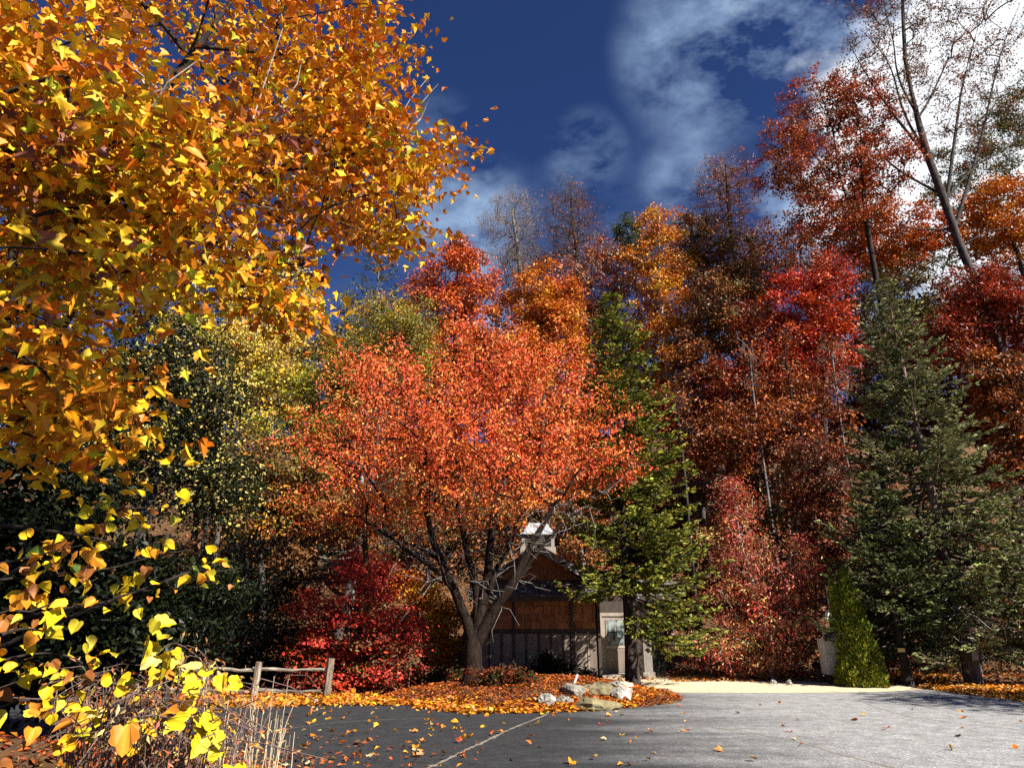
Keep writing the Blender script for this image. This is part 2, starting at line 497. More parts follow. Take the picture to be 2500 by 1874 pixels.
def conifer(name, label, base, height, rmax, pal, seed=1, z0=.8, whorls=34, nb=8, sprig=.16, width=.04, up=.15, droop=-.18, prof=.85,
            r0=.2, bark=BARK_DARK, group=None, dens=1.0, cat='tree', irreg=.25, mat=NEEDLE, lean=(0, 0), asym=(0, 0), bare=None):
    rng = np.random.default_rng(seed)
    base = np.asarray(base, float)
    root = empty(name, base, label, cat, group)
    zz = z0 + (height - z0) * np.linspace(0, 1, whorls) ** .92
    bz = np.repeat(zz, nb) + rng.normal(0, (height - z0) / whorls * .5, whorls * nb)
    bz = np.clip(bz, z0 * .8, height - .05)
    az = rng.uniform(0, 2 * math.pi, len(bz))
    if bare:                                              # boughs missing low down on one side
        k_ = ~((np.cos(az) < bare[1]) & (bz < bare[0])); bz, az = bz[k_], az[k_]
    t = (bz - z0 * .8) / (height - z0 * .8)
    B = len(bz)
    L = rmax * (np.clip(1 - t, 0, 1) ** prof) * rng.uniform(1 - irreg, 1 + irreg * .6, B) * (1 + asym[0] * np.cos(az) + asym[1] * np.sin(az)) + .12
    sl = droop + (up + .45 - droop) * t ** 1.5 + rng.normal(0, .10, B)
    ax = lambda z: np.stack([lean[0] * z / height, lean[1] * z / height, z], -1)
    o = base + ax(bz)
    dh = np.stack([np.cos(az), np.sin(az), np.zeros(B)], 1)
    K = 6; s = np.linspace(0, 1, K)
    zc = sl[:, None] * s + (.22 * (1 - t))[:, None] * s ** 2.2 - .10 * np.sin(s * math.pi)[None] * (1 - t)[:, None]
    P = o[:, None] + L[:, None, None] * (dh[:, None] * s[None, :, None] + np.array([0, 0, 1.0]) * zc[..., None])
    rb = np.outer(.010 + L * .011, np.linspace(1, .25, K))
    tr = resample([base + ax(z) for z in np.linspace(-.1, height, 6)], 12)
    trd = np.linspace(r0, .015, 12); trd[0] *= 1.25
    v, f = merge([tubes(tr[None], trd[None], 9), tubes(P, rb, 4)])
    mesh('trunk', v, f, bark, root, org=base, smooth=True)
    # twigs on the boughs, sprigs on the twigs
    nt_ = np.maximum(3, (L / .10 * dens).astype(int)); bi = np.repeat(np.arange(B), nt_); n = len(bi)
    ss = rng.uniform(.12, 1.0, n) ** .85
    k = np.minimum((ss * (K - 1)).astype(int), K - 2); fr = ss * (K - 1) - k
    q = P[bi, k] * (1 - fr)[:, None] + P[bi, k + 1] * fr[:, None]
    bd = nrm(P[bi, k + 1] - P[bi, k]); side = nrm(np.cross(bd, np.array([0, 0, 1.0]))) * rng.choice([-1, 1], n)[:, None]
    td = nrm(bd * .75 + side * rng.uniform(.4, 1.0, (n, 1)) + np.array([0, 0, 1.0]) * rng.normal(-.05, .18, (n, 1)))
    tl = (.30 * L[bi] * (1.05 - ss) + .10) * rng.uniform(.6, 1.2, n)
    m = np.maximum(2, (tl / (sprig * .42)).astype(int)); ti = np.repeat(np.arange(n), m); n2 = len(ti)
    u = rng.random(n2)
    p2 = q[ti] + td[ti] * (tl[ti] * u)[:, None]
    sd2 = nrm(np.cross(td[ti], np.array([0, 0, 1.0]))) * rng.choice([-1, 1], n2)[:, None]
    d2 = nrm(td[ti] * .9 + sd2 * rng.uniform(0, .8, (n2, 1)) + rng.normal(0, .22, (n2, 3)))
    zz2 = nrm(np.cross(d2, rng.normal(0, 1, (n2, 3)))); yy2 = np.cross(zz2, d2)
    wq = width / sprig
    shp = (np.array([[0, 0, 0], [.4, wq, .0], [1, 0, 0], [.4, -wq, 0], [.0, 0, 0], [.4, 0, wq], [.4, 0, -wq]]), np.array([[0, 1, 2, 3], [4, 5, 2, 6]]))
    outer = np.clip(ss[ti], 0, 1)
    cols = np.clip(pigments(rng, pal, n2) * (.55 + .75 * outer ** 2 * u)[:, None], .003, .8)      # paler new growth at the tips, their lit look painted in
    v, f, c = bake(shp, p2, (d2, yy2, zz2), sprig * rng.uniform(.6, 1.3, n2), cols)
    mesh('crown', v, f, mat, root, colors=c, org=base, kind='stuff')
    return root


# ------------------------------------------------------------------ ground, asphalt, drive
def grid(x0, x1, y0, y1, nx, ny, zf):
    xs = np.linspace(x0, x1, nx); ys = np.linspace(y0, y1, ny)
    X, Yg = np.meshgrid(xs, ys); Z = zf(X, Yg)
    v = np.stack([X, Yg, Z], -1).reshape(-1, 3); i = np.arange(nx * ny).reshape(ny, nx)
    f = np.stack([i[:-1, :-1], i[:-1, 1:], i[1:, 1:], i[1:, :-1]], -1).reshape(-1, 4)
    return v, f


SOIL = rough_mat('woodland_floor', (.035, .020, .010), (.16, .075, .025), 3.0, (1, 1, 1), .95, .8, 30)
v, f = grid(-140, 140, -60, 180, 101, 111, lambda x, y: hill(x, y) - .06)
tag(mesh('ground', v, f, SOIL, smooth=True), 'brown leaf strewn woodland floor rising into a hillside behind', 'ground', kind='structure')


def asphalt_mat():
    m, t = newmat('asphalt'); L = t.links.new
    out = N(t, 'ShaderNodeOutputMaterial'); p = N(t, 'ShaderNodeBsdfPrincipled'); L(p.outputs[0], out.inputs[0])
    tc = N(t, 'ShaderNodeTexCoord'); sx = N(t, 'ShaderNodeSeparateXYZ'); L(tc.outputs['Object'], sx.inputs[0])
    mp = N(t, 'ShaderNodeMapping'); L(tc.outputs['Object'], mp.inputs[0]); mp.inputs['Rotation'].default_value = (0, 0, .3); mp.inputs['Scale'].default_value = (.22, 1.0, 1)
    n1 = N(t, 'ShaderNodeTexNoise'); L(mp.outputs[0], n1.inputs['Vector']); n1.inputs['Scale'].default_value = .9; n1.inputs['Detail'].default_value = 6; n1.inputs['Roughness'].default_value = .6
    n2 = N(t, 'ShaderNodeTexNoise'); L(tc.outputs['Object'], n2.inputs['Vector']); n2.inputs['Scale'].default_value = 34; n2.inputs['Detail'].default_value = 5; n2.inputs['Roughness'].default_value = .75
    n3 = N(t, 'ShaderNodeTexNoise'); L(tc.outputs['Object'], n3.inputs['Vector']); n3.inputs['Scale'].default_value = 3.2; n3.inputs['Detail'].default_value = 9; n3.inputs['Roughness'].default_value = .7
    # worn, lighter surfacing on the right; newer dark sealcoat on the left
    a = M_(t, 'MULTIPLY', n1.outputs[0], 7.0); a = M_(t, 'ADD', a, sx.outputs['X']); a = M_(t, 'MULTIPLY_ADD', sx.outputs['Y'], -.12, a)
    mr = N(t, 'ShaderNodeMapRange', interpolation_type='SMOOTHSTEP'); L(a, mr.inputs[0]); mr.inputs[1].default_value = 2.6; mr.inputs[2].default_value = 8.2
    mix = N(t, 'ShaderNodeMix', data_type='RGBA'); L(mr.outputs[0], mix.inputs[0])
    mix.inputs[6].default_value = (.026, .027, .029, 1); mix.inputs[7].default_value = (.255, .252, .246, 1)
    g = N(t, 'ShaderNodeMapRange'); L(n2.outputs[0], g.inputs[0]); g.inputs[1].default_value = .3; g.inputs[2].default_value = .7; g.inputs[3].default_value = .45; g.inputs[4].default_value = 1.6
    g3 = N(t, 'ShaderNodeMapRange'); L(n3.outputs[0], g3.inputs[0]); g3.inputs[1].default_value = .3; g3.inputs[2].default_value = .7; g3.inputs[3].default_value = .62; g3.inputs[4].default_value = 1.36
    gg = M_(t, 'MULTIPLY', g.outputs[0], g3.outputs[0])
    vo = N(t, 'ShaderNodeTexVoronoi'); L(tc.outputs['Object'], vo.inputs['Vector']); vo.inputs['Scale'].default_value = 42     # aggregate chips
    vr = N(t, 'ShaderNodeMapRange'); L(vo.outputs['Color'], vr.inputs[0]); vr.inputs[1].default_value = .62; vr.inputs[2].default_value = .95; vr.inputs[3].default_value = .85; vr.inputs[4].default_value = 1.7
    gg = M_(t, 'MULTIPLY', gg, vr.outputs[0])
    mx = N(t, 'ShaderNodeMix', data_type='RGBA', blend_type='MULTIPLY'); mx.inputs[0].default_value = 1
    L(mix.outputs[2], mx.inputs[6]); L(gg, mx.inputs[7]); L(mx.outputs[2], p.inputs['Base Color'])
    p.inputs['Roughness'].default_value = .8; p.inputs['Specular IOR Level'].default_value = .3
    bp = N(t, 'ShaderNodeBump'); bp.inputs['Strength'].default_value = .6; bp.inputs['Distance'].default_value = .01; L(n2.outputs[0], bp.inputs['Height']); L(bp.outputs[0], p.inputs['Normal'])
    return m


def on_ground(px, py, z=0.0):
    d = ray(px, py); t = (z - EYE[2]) / d[..., 2]
    return EYE + d * t[..., None]


edge_px = [(-500, 1715), (300, 1706), (480, 1704), (800, 1703), (1000, 1712), (1140, 1716), (1300, 1700), (1480, 1690), (1660, 1690), (1900, 1690), (2140, 1688), (2260, 1682), (2380, 1690), (2500, 1704), (2700, 1730)]
ep = on_ground(np.array([e[0] for e in edge_px]), np.array([e[1] for e in edge_px]))[:, :2]
ep = np.concatenate([[[-45, ep[0, 1]]], ep, [[24, 12], [26, -30], [-45, -30]]])
v = np.concatenate([np.c_[ep, np.zeros(len(ep))], np.c_[ep, np.full(len(ep), -.05)]]); n = len(ep)
f = [np.arange(n)[::-1][None], np.array([[i, (i + 1) % n, n + (i + 1) % n, n + i] for i in range(n)])]
ASPH = asphalt_mat()
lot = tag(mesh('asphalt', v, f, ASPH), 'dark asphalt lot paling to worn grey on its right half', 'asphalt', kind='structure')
rg = np.random.default_rng(5)
CRACK = rough_mat('crack_grit', (.10, .085, .06), (.30, .26, .20), 25, rough=.9, bump=.3)


def crack(px, name='crack', w=.022):
    P = on_ground(np.array([p[0] for p in px]), np.array([p[1] for p in px]), .003)
    P = resample(P, 90); P[:, :2] += np.cumsum(rg.normal(0, .006, (90, 2)), 0) * .6
    d = nrm(np.gradient(P, axis=0)); s = np.stack([-d[:, 1], d[:, 0], 0 * d[:, 0]], 1)
    ww = w * rg.lognormal(0, .5, 90)[:, None]
    v = np.concatenate([P - s * ww, P + s * ww]); i = np.arange(89)
    mesh(name, v, np.stack([i, i + 1, i + 91, i + 90], 1), CRACK, lot)


crack([(1030, 1880), (1120, 1840), (1230, 1785), (1340, 1740)])
crack([(1440, 1728), (1560, 1746), (1680, 1765), (1800, 1782)], w=.016)
crack([(1990, 1820), (2090, 1850), (2210, 1878)], w=.018)
crack([(1800, 1782), (1900, 1800), (1990, 1820)], w=.009)
crack([(640, 1790), (760, 1768), (900, 1757), (1030, 1752)], w=.007)
crack([(2080, 1700), (2160, 1735), (2290, 1760), (2480, 1778)], w=.008)

GRAVEL = rough_mat('tan_gravel', (.40, .32, .20), (.66, .54, .36), 30, rough=.95, bump=.7, bscale=120)
gp = [(1500, 1696), (1660, 1690), (1900, 1691), (2140, 1689), (2255, 1683), (2200, 1672), (2050, 1668), (1960, 1656), (1800, 1650), (1560, 1646), (1430, 1648), (1400, 1660)]
P = on_ground(np.array([g[0] for g in gp], float), np.array([g[1] for g in gp], float), .0)
P[:, 2] = np.array([.0, .0, .0, .0, .0, .0, .0, .0, .0, .0, .0, .0]) + .006
tag(mesh('gravel_drive', P, [np.arange(len(P))[None]], GRAVEL), 'pale tan gravel drive running behind the asphalt to the cabin', 'drive', kind='structure')

v, f = grid(BEDC[0] - 4.6, BEDC[0] + 4.6, BEDC[1] - 4.2, BEDC[1] + 4.2, 70, 60, lambda x, y: np.maximum(bed(x, y), -.08) + .04 * np.sin(3 * x) * np.sin(2.7 * y) * (bed(x, y) > .08))
tag(mesh('planting_bed', v, f, SOIL, smooth=True), 'low raised bed of leaf covered soil in front of the cabin', 'planting bed', kind='structure')
v, f = grid(-8.5, -1.2, 2.0, 10.5, 50, 50, lambda x, y: np.maximum(bank(x, y), -.08) + .05 * np.sin(4 * x) * np.sin(3.1 * y))
tag(mesh('grassy_bank', v, f, SOIL, smooth=True), 'low bank of leaf littered earth beside the asphalt at the left', 'bank', kind='structure')


# ------------------------------------------------------------------ leaf litter
def litter(name, label, xy, pal, size, seed, zf, lift=.03, shape=None):
    rng = np.random.default_rng(seed); n = len(xy)
    z = zf(xy[:, 0], xy[:, 1]) + rng.uniform(.008, lift, n)
    fr = frames(rng, n, 3.2, 0.0)
    v, f, c = bake(shape or QUAD, np.c_[xy, z], fr, size * rng.uniform(.6, 1.4, n), pigments(rng, pal, n))
    tag(mesh(name, v, f, LEAF_DRY, colors=c, kind='stuff'), label, 'leaf litter')


LIT = [(YO, 3), (O, 4), (Y, 2), (RU, 2), (TAN, 1.5), (RO, 1)]
LITR = [((.30, .075, .016), 4), (O, 2.2), (RO, 2), (DR, 4), (YO, .9), ((.15, .06, .02), 4)]
rng = np.random.default_rng(77)


def in_poly(rng, poly, n):
    poly = np.asarray(poly, float); out = []
    lo, hi = poly.min(0), poly.max(0)
    while sum(len(o) for o in out) < n:
        p = rng.uniform(lo, hi, (n * 2, 2)); ins = np.zeros(len(p), bool); j = len(poly) - 1
        for i in range(len(poly)):
            a, b = poly[i], poly[j]
            c = ((a[1] > p[:, 1]) != (b[1] > p[:, 1])) & (p[:, 0] < (b[0] - a[0]) * (p[:, 1] - a[1]) / (b[1] - a[1] + 1e-12) + a[0])
            ins ^= c; j = i
        out.append(p[ins])
    return np.concatenate(out)[:n]


def ground_poly(pp):
    return on_ground(np.array([p[0] for p in pp], float), np.array([p[1] for p in pp], float))[:, :2]


q = ground_poly([(-100, 1720), (460, 1726), (640, 1728), (800, 1722), (1000, 1722), (1190, 1740), (1190, 1722), (1000, 1705), (800, 1694), (480, 1694), (-100, 1705)])
xy = in_poly(rng, q, 8500)
litter('leaf_litter', 'orange band of leaves heaped along the asphalt below the rail fence', xy, LIT, .125, 1, lambda x, y: 0 * x, .05)
th = rng.uniform(0, 2 * math.pi, 19000); r = np.sqrt(rng.random(19000)) * 1.03
xy = np.c_[BEDC[0] + 3.75 * r * np.cos(th), BEDC[1] + 3.5 * r * np.sin(th)]
litter('leaf_litter', 'rust and orange leaves blanketing the raised bed round the cherry', xy, LITR, .078, 2, lambda x, y: np.maximum(bed(x, y), 0), .06)
q = ground_poly([(1010, 1726), (1130, 1742), (1280, 1740), (1450, 1735), (1560, 1722), (1640, 1700), (1600, 1694), (1450, 1722), (1200, 1730), (1060, 1712)])
xy = in_poly(rng, q, 4200)
litter('leaf_litter', 'yellow orange rim of leaves along the front foot of the raised bed', xy, LIT, .115, 3, lambda x, y: np.maximum(bed(x, y), 0), .04)
q = ground_poly([(2240, 1678), (2330, 1692), (2520, 1716), (2760, 1740), (2760, 1690), (2500, 1676), (2300, 1668)])
xy = in_poly(rng, q, 6000)
litter('leaf_litter', 'golden strip of leaves along the far right asphalt edge', xy, [(O, 3), (YO, 4), (TAN, 2), (RU, 1)], .12, 4, lambda x, y: 0 * x, .05)
q = ground_poly([(1640, 1664), (1900, 1662), (2060, 1662), (2320, 1668), (2320, 1640), (1900, 1640), (1640, 1644)])
xy = in_poly(rng, q, 5000)
litter('leaf_litter', 'scattered tan and gold leaves behind the gravel drive', xy, [(O, 2), (YO, 3), (TAN, 4), (RU, 1)], .12, 5, lambda x, y: 0 * x, .04)
xy = np.c_[rng.uniform(-26, 34, 30000), 19 + 26 * rng.random(30000) ** 1.3]
xy = xy[~((bed(xy[:, 0], xy[:, 1]) > -.02) | ((xy[:, 1] < 25) & (xy[:, 0] > 3.2) & (xy[:, 0] < 16.4) & (xy[:, 1] > 18) & (xy[:, 1] < 24)))]
xy = xy[~((xy[:, 0] > 4) & (xy[:, 1] < 23.5) & (xy[:, 0] < 15))]
litter('leaf_litter', 'brown and rust leaf fall covering the woodland floor', xy, [(RU, 3), (BR, 4), (O, 1.5), (TAN, 1), (DR, 1)], .16, 6, hill, .05)
u = rng.normal(0, .5, (9000, 2)); xy = np.c_[-4.6 + u[:, 0] * 3.6, 6.4 + u[:, 1] * 4.2]
xy = xy[xy[:, 0] < 0]
litter('leaf_litter', 'fresh rust orange leaves drifted over the left bank', xy, LITR, .075, 7, lambda x, y: np.maximum(bank(x, y), 0), .06)

# single leaves lying on the asphalt
FALL = {'yellow': (YO, Y), 'orange': (O, (.6, .2, .03)), 'rust': (RU, (.4, .07, .02)), 'tan': (TAN, (.55, .40, .2)), 'brown': (DB, (.05, .03, .02))}


def leaf_mesh(nm, half, col, seed, fold=.3, curl=.3, ripple=.05, mat=LEAF_DRY):
    V, F = leaf_shape(half, fold, curl, ripple, seed)
    rg_ = np.random.default_rng(seed)
    c = np.tile(np.asarray(col), (len(V), 1)) * rg_.lognormal(0, .12, (len(V), 1))
    c[np.abs(V[:, 1]) < .01] *= .8
    return mesh_data(nm, V, F, mat, c)


def place(o, pos, fr, s):
    x, y, z = fr
    o.matrix_local = Matrix(((x[0] * s, y[0] * s, z[0] * s, pos[0]), (x[1] * s, y[1] * s, z[1] * s, pos[1]), (x[2] * s, y[2] * s, z[2] * s, pos[2]), (0, 0, 0, 1)))


fm = {k: [leaf_mesh('fallen_leaf', (OVAL_HALF, MAPLE_HALF, HEART_HALF)[i % 3], c, 40 + i, .35, .45, .06) for i, c in enumerate((cs[0], cs[1], cs[0]))] for k, cs in FALL.items()}
rng = np.random.default_rng(8)
pts = []
while len(pts) < 285:
    px_, py_ = rng.uniform(380, 2500), rng.uniform(1705, 1872)
    w = (1.0 if px_ < 1150 else .42 if px_ < 1600 else .14) * (1.0 if py_ < 1790 else .55)
    if rng.random() > w: continue
    p = on_ground(px_, py_)
    if bed(p[0], p[1]) > -.02 or (px_ > 1640 and py_ < 1694): continue
    pts.append((p, px_))
for p, px_ in pts:
    k = rng.choice(list(FALL), p=[.34, .30, .16, .14, .06] if px_ < 1500 else [.2, .2, .2, .22, .18])
    o = obj('fallen_leaf', fm[k][rng.integers(3)])
    x, y, z = frames(rng, 1, 3.0, 0)
    s = rng.uniform(.065, .12)
    place(o, (p[0], p[1], .006 + .035 * rng.random()), (x[0], y[0], z[0]), s)
    tag(o, f'single {k} leaf fallen on the open asphalt', 'leaf', f'{k} leaves lying singly on the asphalt')

# ------------------------------------------------------------------ rocks in the bed
STONE = rough_mat('lichened_stone', (.08, .07, .055), (.36, .33, .27), 5, rough=.9, bump=.9, bscale=14)
STONE_W = rough_mat('white_stone', (.12, .11, .09), (.42, .39, .34), 5, rough=.9, bump=.8, bscale=14)
MOSS = rough_mat('mossy_stone', (.07, .055, .03), (.30, .25, .13), 6, rough=.95, bump=.9, bscale=16)


def rock(label, px, py, Yd, rx, ry, mat, seed, flat=.75):
    rg_ = np.random.default_rng(seed)
    c = at(px, py, Yd); s = mpp(c); c[2] = float(np.clip(c[2], bed(c[0], c[1]) + ry * s * .05, bed(c[0], c[1]) + ry * s * .35))
    nu, nv = 20, 12
    th = np.linspace(0, 2 * math.pi, nu, endpoint=False); ph = np.linspace(.02, math.pi - .02, nv)
    T_, P_ = np.meshgrid(th, ph)
    d = np.stack([np.cos(T_) * np.sin(P_), np.sin(T_) * np.sin(P_), np.cos(P_)], -1)
    A = nrm(rg_.normal(0, 1, (11, 3))); cut = rg_.uniform(.48, .88, 11)
    rr = np.min(np.where((d @ A.T) > .05, cut / np.maximum(d @ A.T, .05), 9), -1); rr = np.minimum(rr, 1.15)
    v = d * rr[..., None] * np.array([rx * s, rx * s * .8, ry * s])
    v = v.reshape(-1, 3) + rg_.normal(0, .012, (nu * nv, 3)); i = np.arange(nu * nv).reshape(nv, nu)
    f = np.stack([i[:-1], i[1:], np.roll(i[1:], -1, 1), np.roll(i[:-1], -1, 1)], -1).reshape(-1, 4)
    o = mesh('boulder', v, [f, i[0][None], i[-1][None, ::-1]], mat); o.location = c
    return tag(o, label, 'rock', 'rocks set in the raised bed')


rock('flat topped grey boulder at the front left of the bed rocks', 1398, 1690, 17.2, 48, 22, STONE, 1)
rock('long mossy boulder in the middle of the bed rocks', 1468, 1688, 17.4, 56, 26, MOSS, 2)
rock('bright white boulder at the right end of the bed rocks', 1515, 1699, 17.0, 36, 24, STONE_W, 3)
rock('pale slab behind the bright white boulder', 1512, 1674, 18.2, 34, 15, STONE, 4)
rock('small whitish stone low at the left foot of the bed', 1330, 1714, 16.1, 26, 18, STONE_W, 5)
rock('low mossy stone under the long boulder', 1440, 1716, 16.2, 70, 17, MOSS, 6)
rock('dark half buried stone left of the small whitish stone', 1372, 1716, 16.3, 26, 14, STONE, 7)
STK = rough_mat('white_paint', (.7, .7, .68), (.82, .82, .8), 10, rough=.6, bump=.05)
c = at(1404, 1668, 18.0); z0 = float(bed(c[0], c[1])) - .05
v, f = tubes(np.array([[[c[0] - .06, c[1], z0], [c[0] - .01, c[1], z0 + .12], [c[0] + .07, c[1], z0 + .30]]]), np.array([[.022, .026, .026]]), 6)
tag(mesh('marker_stake', v, [f, np.arange(12, 18)[None]], STK), 'short white stake leaning out of the leafy bed', 'stake')

# ------------------------------------------------------------------ cabin
TAUPE = rough_mat('taupe_board', (.15, .115, .085), (.235, .185, .145), 5, (1, 1, .25), .8, .25, 30)
TRIM = rough_mat('dark_brown_trim', (.035, .026, .02), (.075, .055, .042), 6, (1, 1, .3), .8, .2)
PTRIM = rough_mat('pale_trim', (.24, .195, .155), (.38, .32, .26), 6, (1, 1, .3), .8, .2)
SHAKE = rough_mat('cedar_shake', (.22, .075, .03), (.42, .17, .065), 7, (1, 1, .3), .85, .5, 25)
ROOFM = rough_mat('roof_shingle', (.05, .042, .036), (.17, .14, .12), 9, rough=.9, bump=.5)
METAL = rough_mat('grey_sheet_metal', (.26, .28, .30), (.42, .44, .46), 5, rough=.5, bump=.05, metal=.3)
GREYP = rough_mat('grey_painted_wood', (.17, .15, .13), (.28, .255, .23), 6, (1, 1, .3), .8, .15)
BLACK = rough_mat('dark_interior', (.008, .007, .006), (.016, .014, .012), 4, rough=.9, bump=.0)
mG, tG = newmat('window_glass')
gl = N(tG, 'ShaderNodeBsdfPrincipled'); gl.inputs['Base Color'].default_value = (.12, .14, .14, 1); gl.inputs['Roughness'].default_value = .08
nzg = N(tG, 'ShaderNodeTexNoise'); nzg.inputs['Scale'].default_value = 3; crg = N(tG, 'ShaderNodeValToRGB'); tG.links.new(nzg.outputs[0], crg.inputs[0])
crg.color_ramp.elements[0].color = (.03, .04, .04, 1); crg.color_ramp.elements[1].color = (.30, .34, .33, 1); crg.color_ramp.elements[0].position = .4; crg.color_ramp.elements[1].position = .62
tG.links.new(crg.outputs[0], gl.inputs['Base Color'])
og = N(tG, 'ShaderNodeOutputMaterial'); tG.links.new(gl.outputs[0], og.inputs[0])

WY = 25.0
CO = np.array([1.0, WY, 0.0])
cabin = empty('cabin', CO, 'small brown cabin with cedar shakes above board panels and a gabled roof', 'cabin')
rg = np.random.default_rng(11)
X0, X1 = -1.35, 3.12
wall = box('wall', (X0 + .02, X1 - .02, WY + .06, WY + 5.5, -.1, 3.35), TRIM, cabin, CO)
z = 1.66; row = 0
while z < 2.9:
    x = X0 + .08 + (row % 2) * .17
    if row % 2: box('shingle', (X0 + .08, x - .006, WY - .002, WY + .05, z, z + .25), SHAKE, wall, CO, rg)
    while x < X1 - .12:
        w = min(rg.uniform(.22, .40), X1 - .10 - x)
        pr = rg.uniform(0, .018)
        v = box_v(x, x + w - .012, WY + .0 - pr, WY + .05, z, z + .255 + rg.uniform(-.012, .004)); v[[1, 5], 1] += .02
        mesh('shingle', v + rg.normal(0, .002, v.shape), BOXF, SHAKE, wall, org=CO)
        x += w
    z += .26; row += 1
box('band_board', (X0, X1, WY - .03, WY + .05, 1.56, 1.655), TRIM, wall, CO)
xs = np.arange(X0 + .1, X1 - .1, .44)
for x in xs:
    x2 = min(x + .44, X1 - .06)
    box('panel', (x + .035, x2 - .035, WY + .0, WY + .05, .12, 1.50), TAUPE, wall, CO, rg)
    box('batten', (x - .03, x + .03, WY - .02, WY + .05, .12, 1.553), TRIM if x < 2.0 else PTRIM, wall, CO)  # paler battens at the sunlit end, darker ones in shade: light put into colour
box('rail', (X0 + .1, X1 - .06, WY - .018, WY + .05, 1.505, 1.552), TRIM, wall, CO)
for x in (X0, .02, 2.10, X1 - .06):
    box('corner_trim', (x, x + .10, WY - .055, WY + .05, -.05, 2.9), TRIM, wall, CO)
# gable wall above the lower roof
AX, AZ = 1.0, 4.55
gz = 3.25; hw = 1.72
v = np.array([[AX - hw, WY + .02, gz], [AX + hw, WY + .02, gz], [AX, WY + .02, AZ - .12], [AX - hw, WY + 5.5, gz], [AX + hw, WY + 5.5, gz], [AX, WY + 5.5, AZ - .12]])
gab = mesh('gable', v, [np.array([[0, 1, 2], [5, 4, 3]]), np.array([[0, 3, 4, 1]])], SHAKE, cabin, org=CO)
roof = empty('roof', (0, 0, 0), None, None); roof.parent = cabin
def slab(name, a, b, c, d, th, mat, parent):
    a, b, c, d = (np.asarray(k, float) for k in (a, b, c, d))
    nn = nrm(np.cross(b - a, d - a)); v = np.array([a, b, c, d, a - nn * th, b - nn * th, c - nn * th, d - nn * th])
    return mesh(name, v, np.array([[0, 1, 2, 3], [7, 6, 5, 4], [0, 4, 5, 1], [1, 5, 6, 2], [2, 6, 7, 3], [3, 7, 4, 0]]), mat, parent, org=CO)
EW, EZ = 2.0, 3.42
yF, yB = WY - .45, WY + 5.9
slab('roof_slope', (AX, yF, AZ), (AX, yB, AZ), (AX - EW, yB, EZ), (AX - EW, yF, EZ), .10, ROOFM, roof)
slab('roof_slope', (AX, yB, AZ), (AX, yF, AZ), (AX + EW, yF, EZ), (AX + EW, yB, EZ), .10, ROOFM, roof)
for sg in (-1, 1):
    a = np.array([AX + sg * .004, yF - .03, AZ - .04]); b = np.array([AX + sg * EW, yF - .03, EZ - .04])
    v = np.array([a, b, b - [0, 0, .24], a - [0, 0, .26]]); v = np.concatenate([v, v + [0, .06, 0]])
    mesh('rake_board', v, np.array([[0, 1, 2, 3], [7, 6, 5, 4], [0, 4, 5, 1], [1, 5, 6, 2], [2, 6, 7, 3], [3, 7, 4, 0]]), TRIM if sg < 0 else GREYP, roof, org=CO)
# lower roof with separate shingles
y0, z0_, y1, z1_ = WY - .85, 2.74, WY + .06, 3.34
deck = slab('lower_roof', (-1.5, y0, z0_), (5.9, y0, z0_), (5.9, y1, z1_), (-1.5, y1, z1_), .09, TRIM, cabin)
box('fascia', (-1.5, 5.9, y0 - .04, y0 + .02, z0_ - .17, z0_ - .02), TRIM, cabin, CO)
nr = 6; sl = np.array([0, y1 - y0, z1_ - z0_]); up_ = nrm(sl); nn = np.array([0, -up_[2], up_[1]])
for r_ in range(nr):
    x = -1.5 - rg.uniform(0, .2)
    while x < 5.85:
        w = rg.uniform(.16, .34); a0 = np.array([0, y0, z0_]) + sl * (r_ / nr) - up_ * rg.uniform(.01, .05)
        a1 = np.array([0, y0, z0_]) + sl * min((r_ + 1.25) / nr, 1.0)
        th = .022 + rg.uniform(0, .022)
        b = np.array([[x, 0, 0], [x + w - .012, 0, 0]])
        lo = a0 + nn * (.012 + th); lob = a0 + nn * .006; hi = a1 + nn * .014
        v = np.array([b[0] + lo, b[1] + lo, b[1] + hi, b[0] + hi, b[0] + lob, b[1] + lob])
        mesh('shingle', v, [np.array([[0, 1, 2, 3], [4, 5, 1, 0]]), np.array([[0, 3, 4], [1, 5, 2]])], ROOFM, deck, org=CO)
        x += w
# recessed wall with the door
DY = 26.6
bw = box('side_wall', (X1 + .0, 5.75, DY + .06, DY + 3.8, -.1, 3.2), TRIM, cabin, CO)
dx0, dx1 = 3.42, 4.42
for b in ((dx0 - .12, dx0, -.05, 2.12), (dx1, dx1 + .12, -.05, 2.12), (dx0 - .12, dx1 + .12, 2.12, 2.24)):
    box('door_frame', (b[0], b[1], DY - .03, DY + .055, b[2], b[3]), PTRIM, cabin, CO)
door = box('door', (dx0 + .005, dx1 - .005, DY + .01, DY + .058, 0, 2.115), PTRIM, cabin, CO)
for k in range(2):
    a = dx0 + .12 + k * .39
    box('panel', (a, a + .36, DY - .002, DY + .008, .16, .92), TAUPE, door, CO)
box('pane', (dx0 + .16, dx1 - .16, DY - .004, DY + .008, 1.10, 1.98), mG, door, CO)
for k in range(3):
    xm = dx0 + .16 + (k + 0.5) * (.68 / 3) if k < 0 else dx0 + .16 + (k) * .34
    box('muntin', (xm - .012, xm + .012, DY - .014, DY + .007, 1.085, 1.995), PTRIM, door, CO)
box('lock_rail', (dx0 + .10, dx1 - .10, DY - .012, DY + .008, .985, 1.075), PTRIM, door, CO)
hv, hf = tubes(np.array([[[dx1 - .07, DY - .06, 1.0], [dx1 - .07, DY + .01, 1.0]]]), np.array([[.028, .02]]), 10)
mesh('door_knob', hv, [hf, np.arange(10)[None]], METAL, door, org=CO)
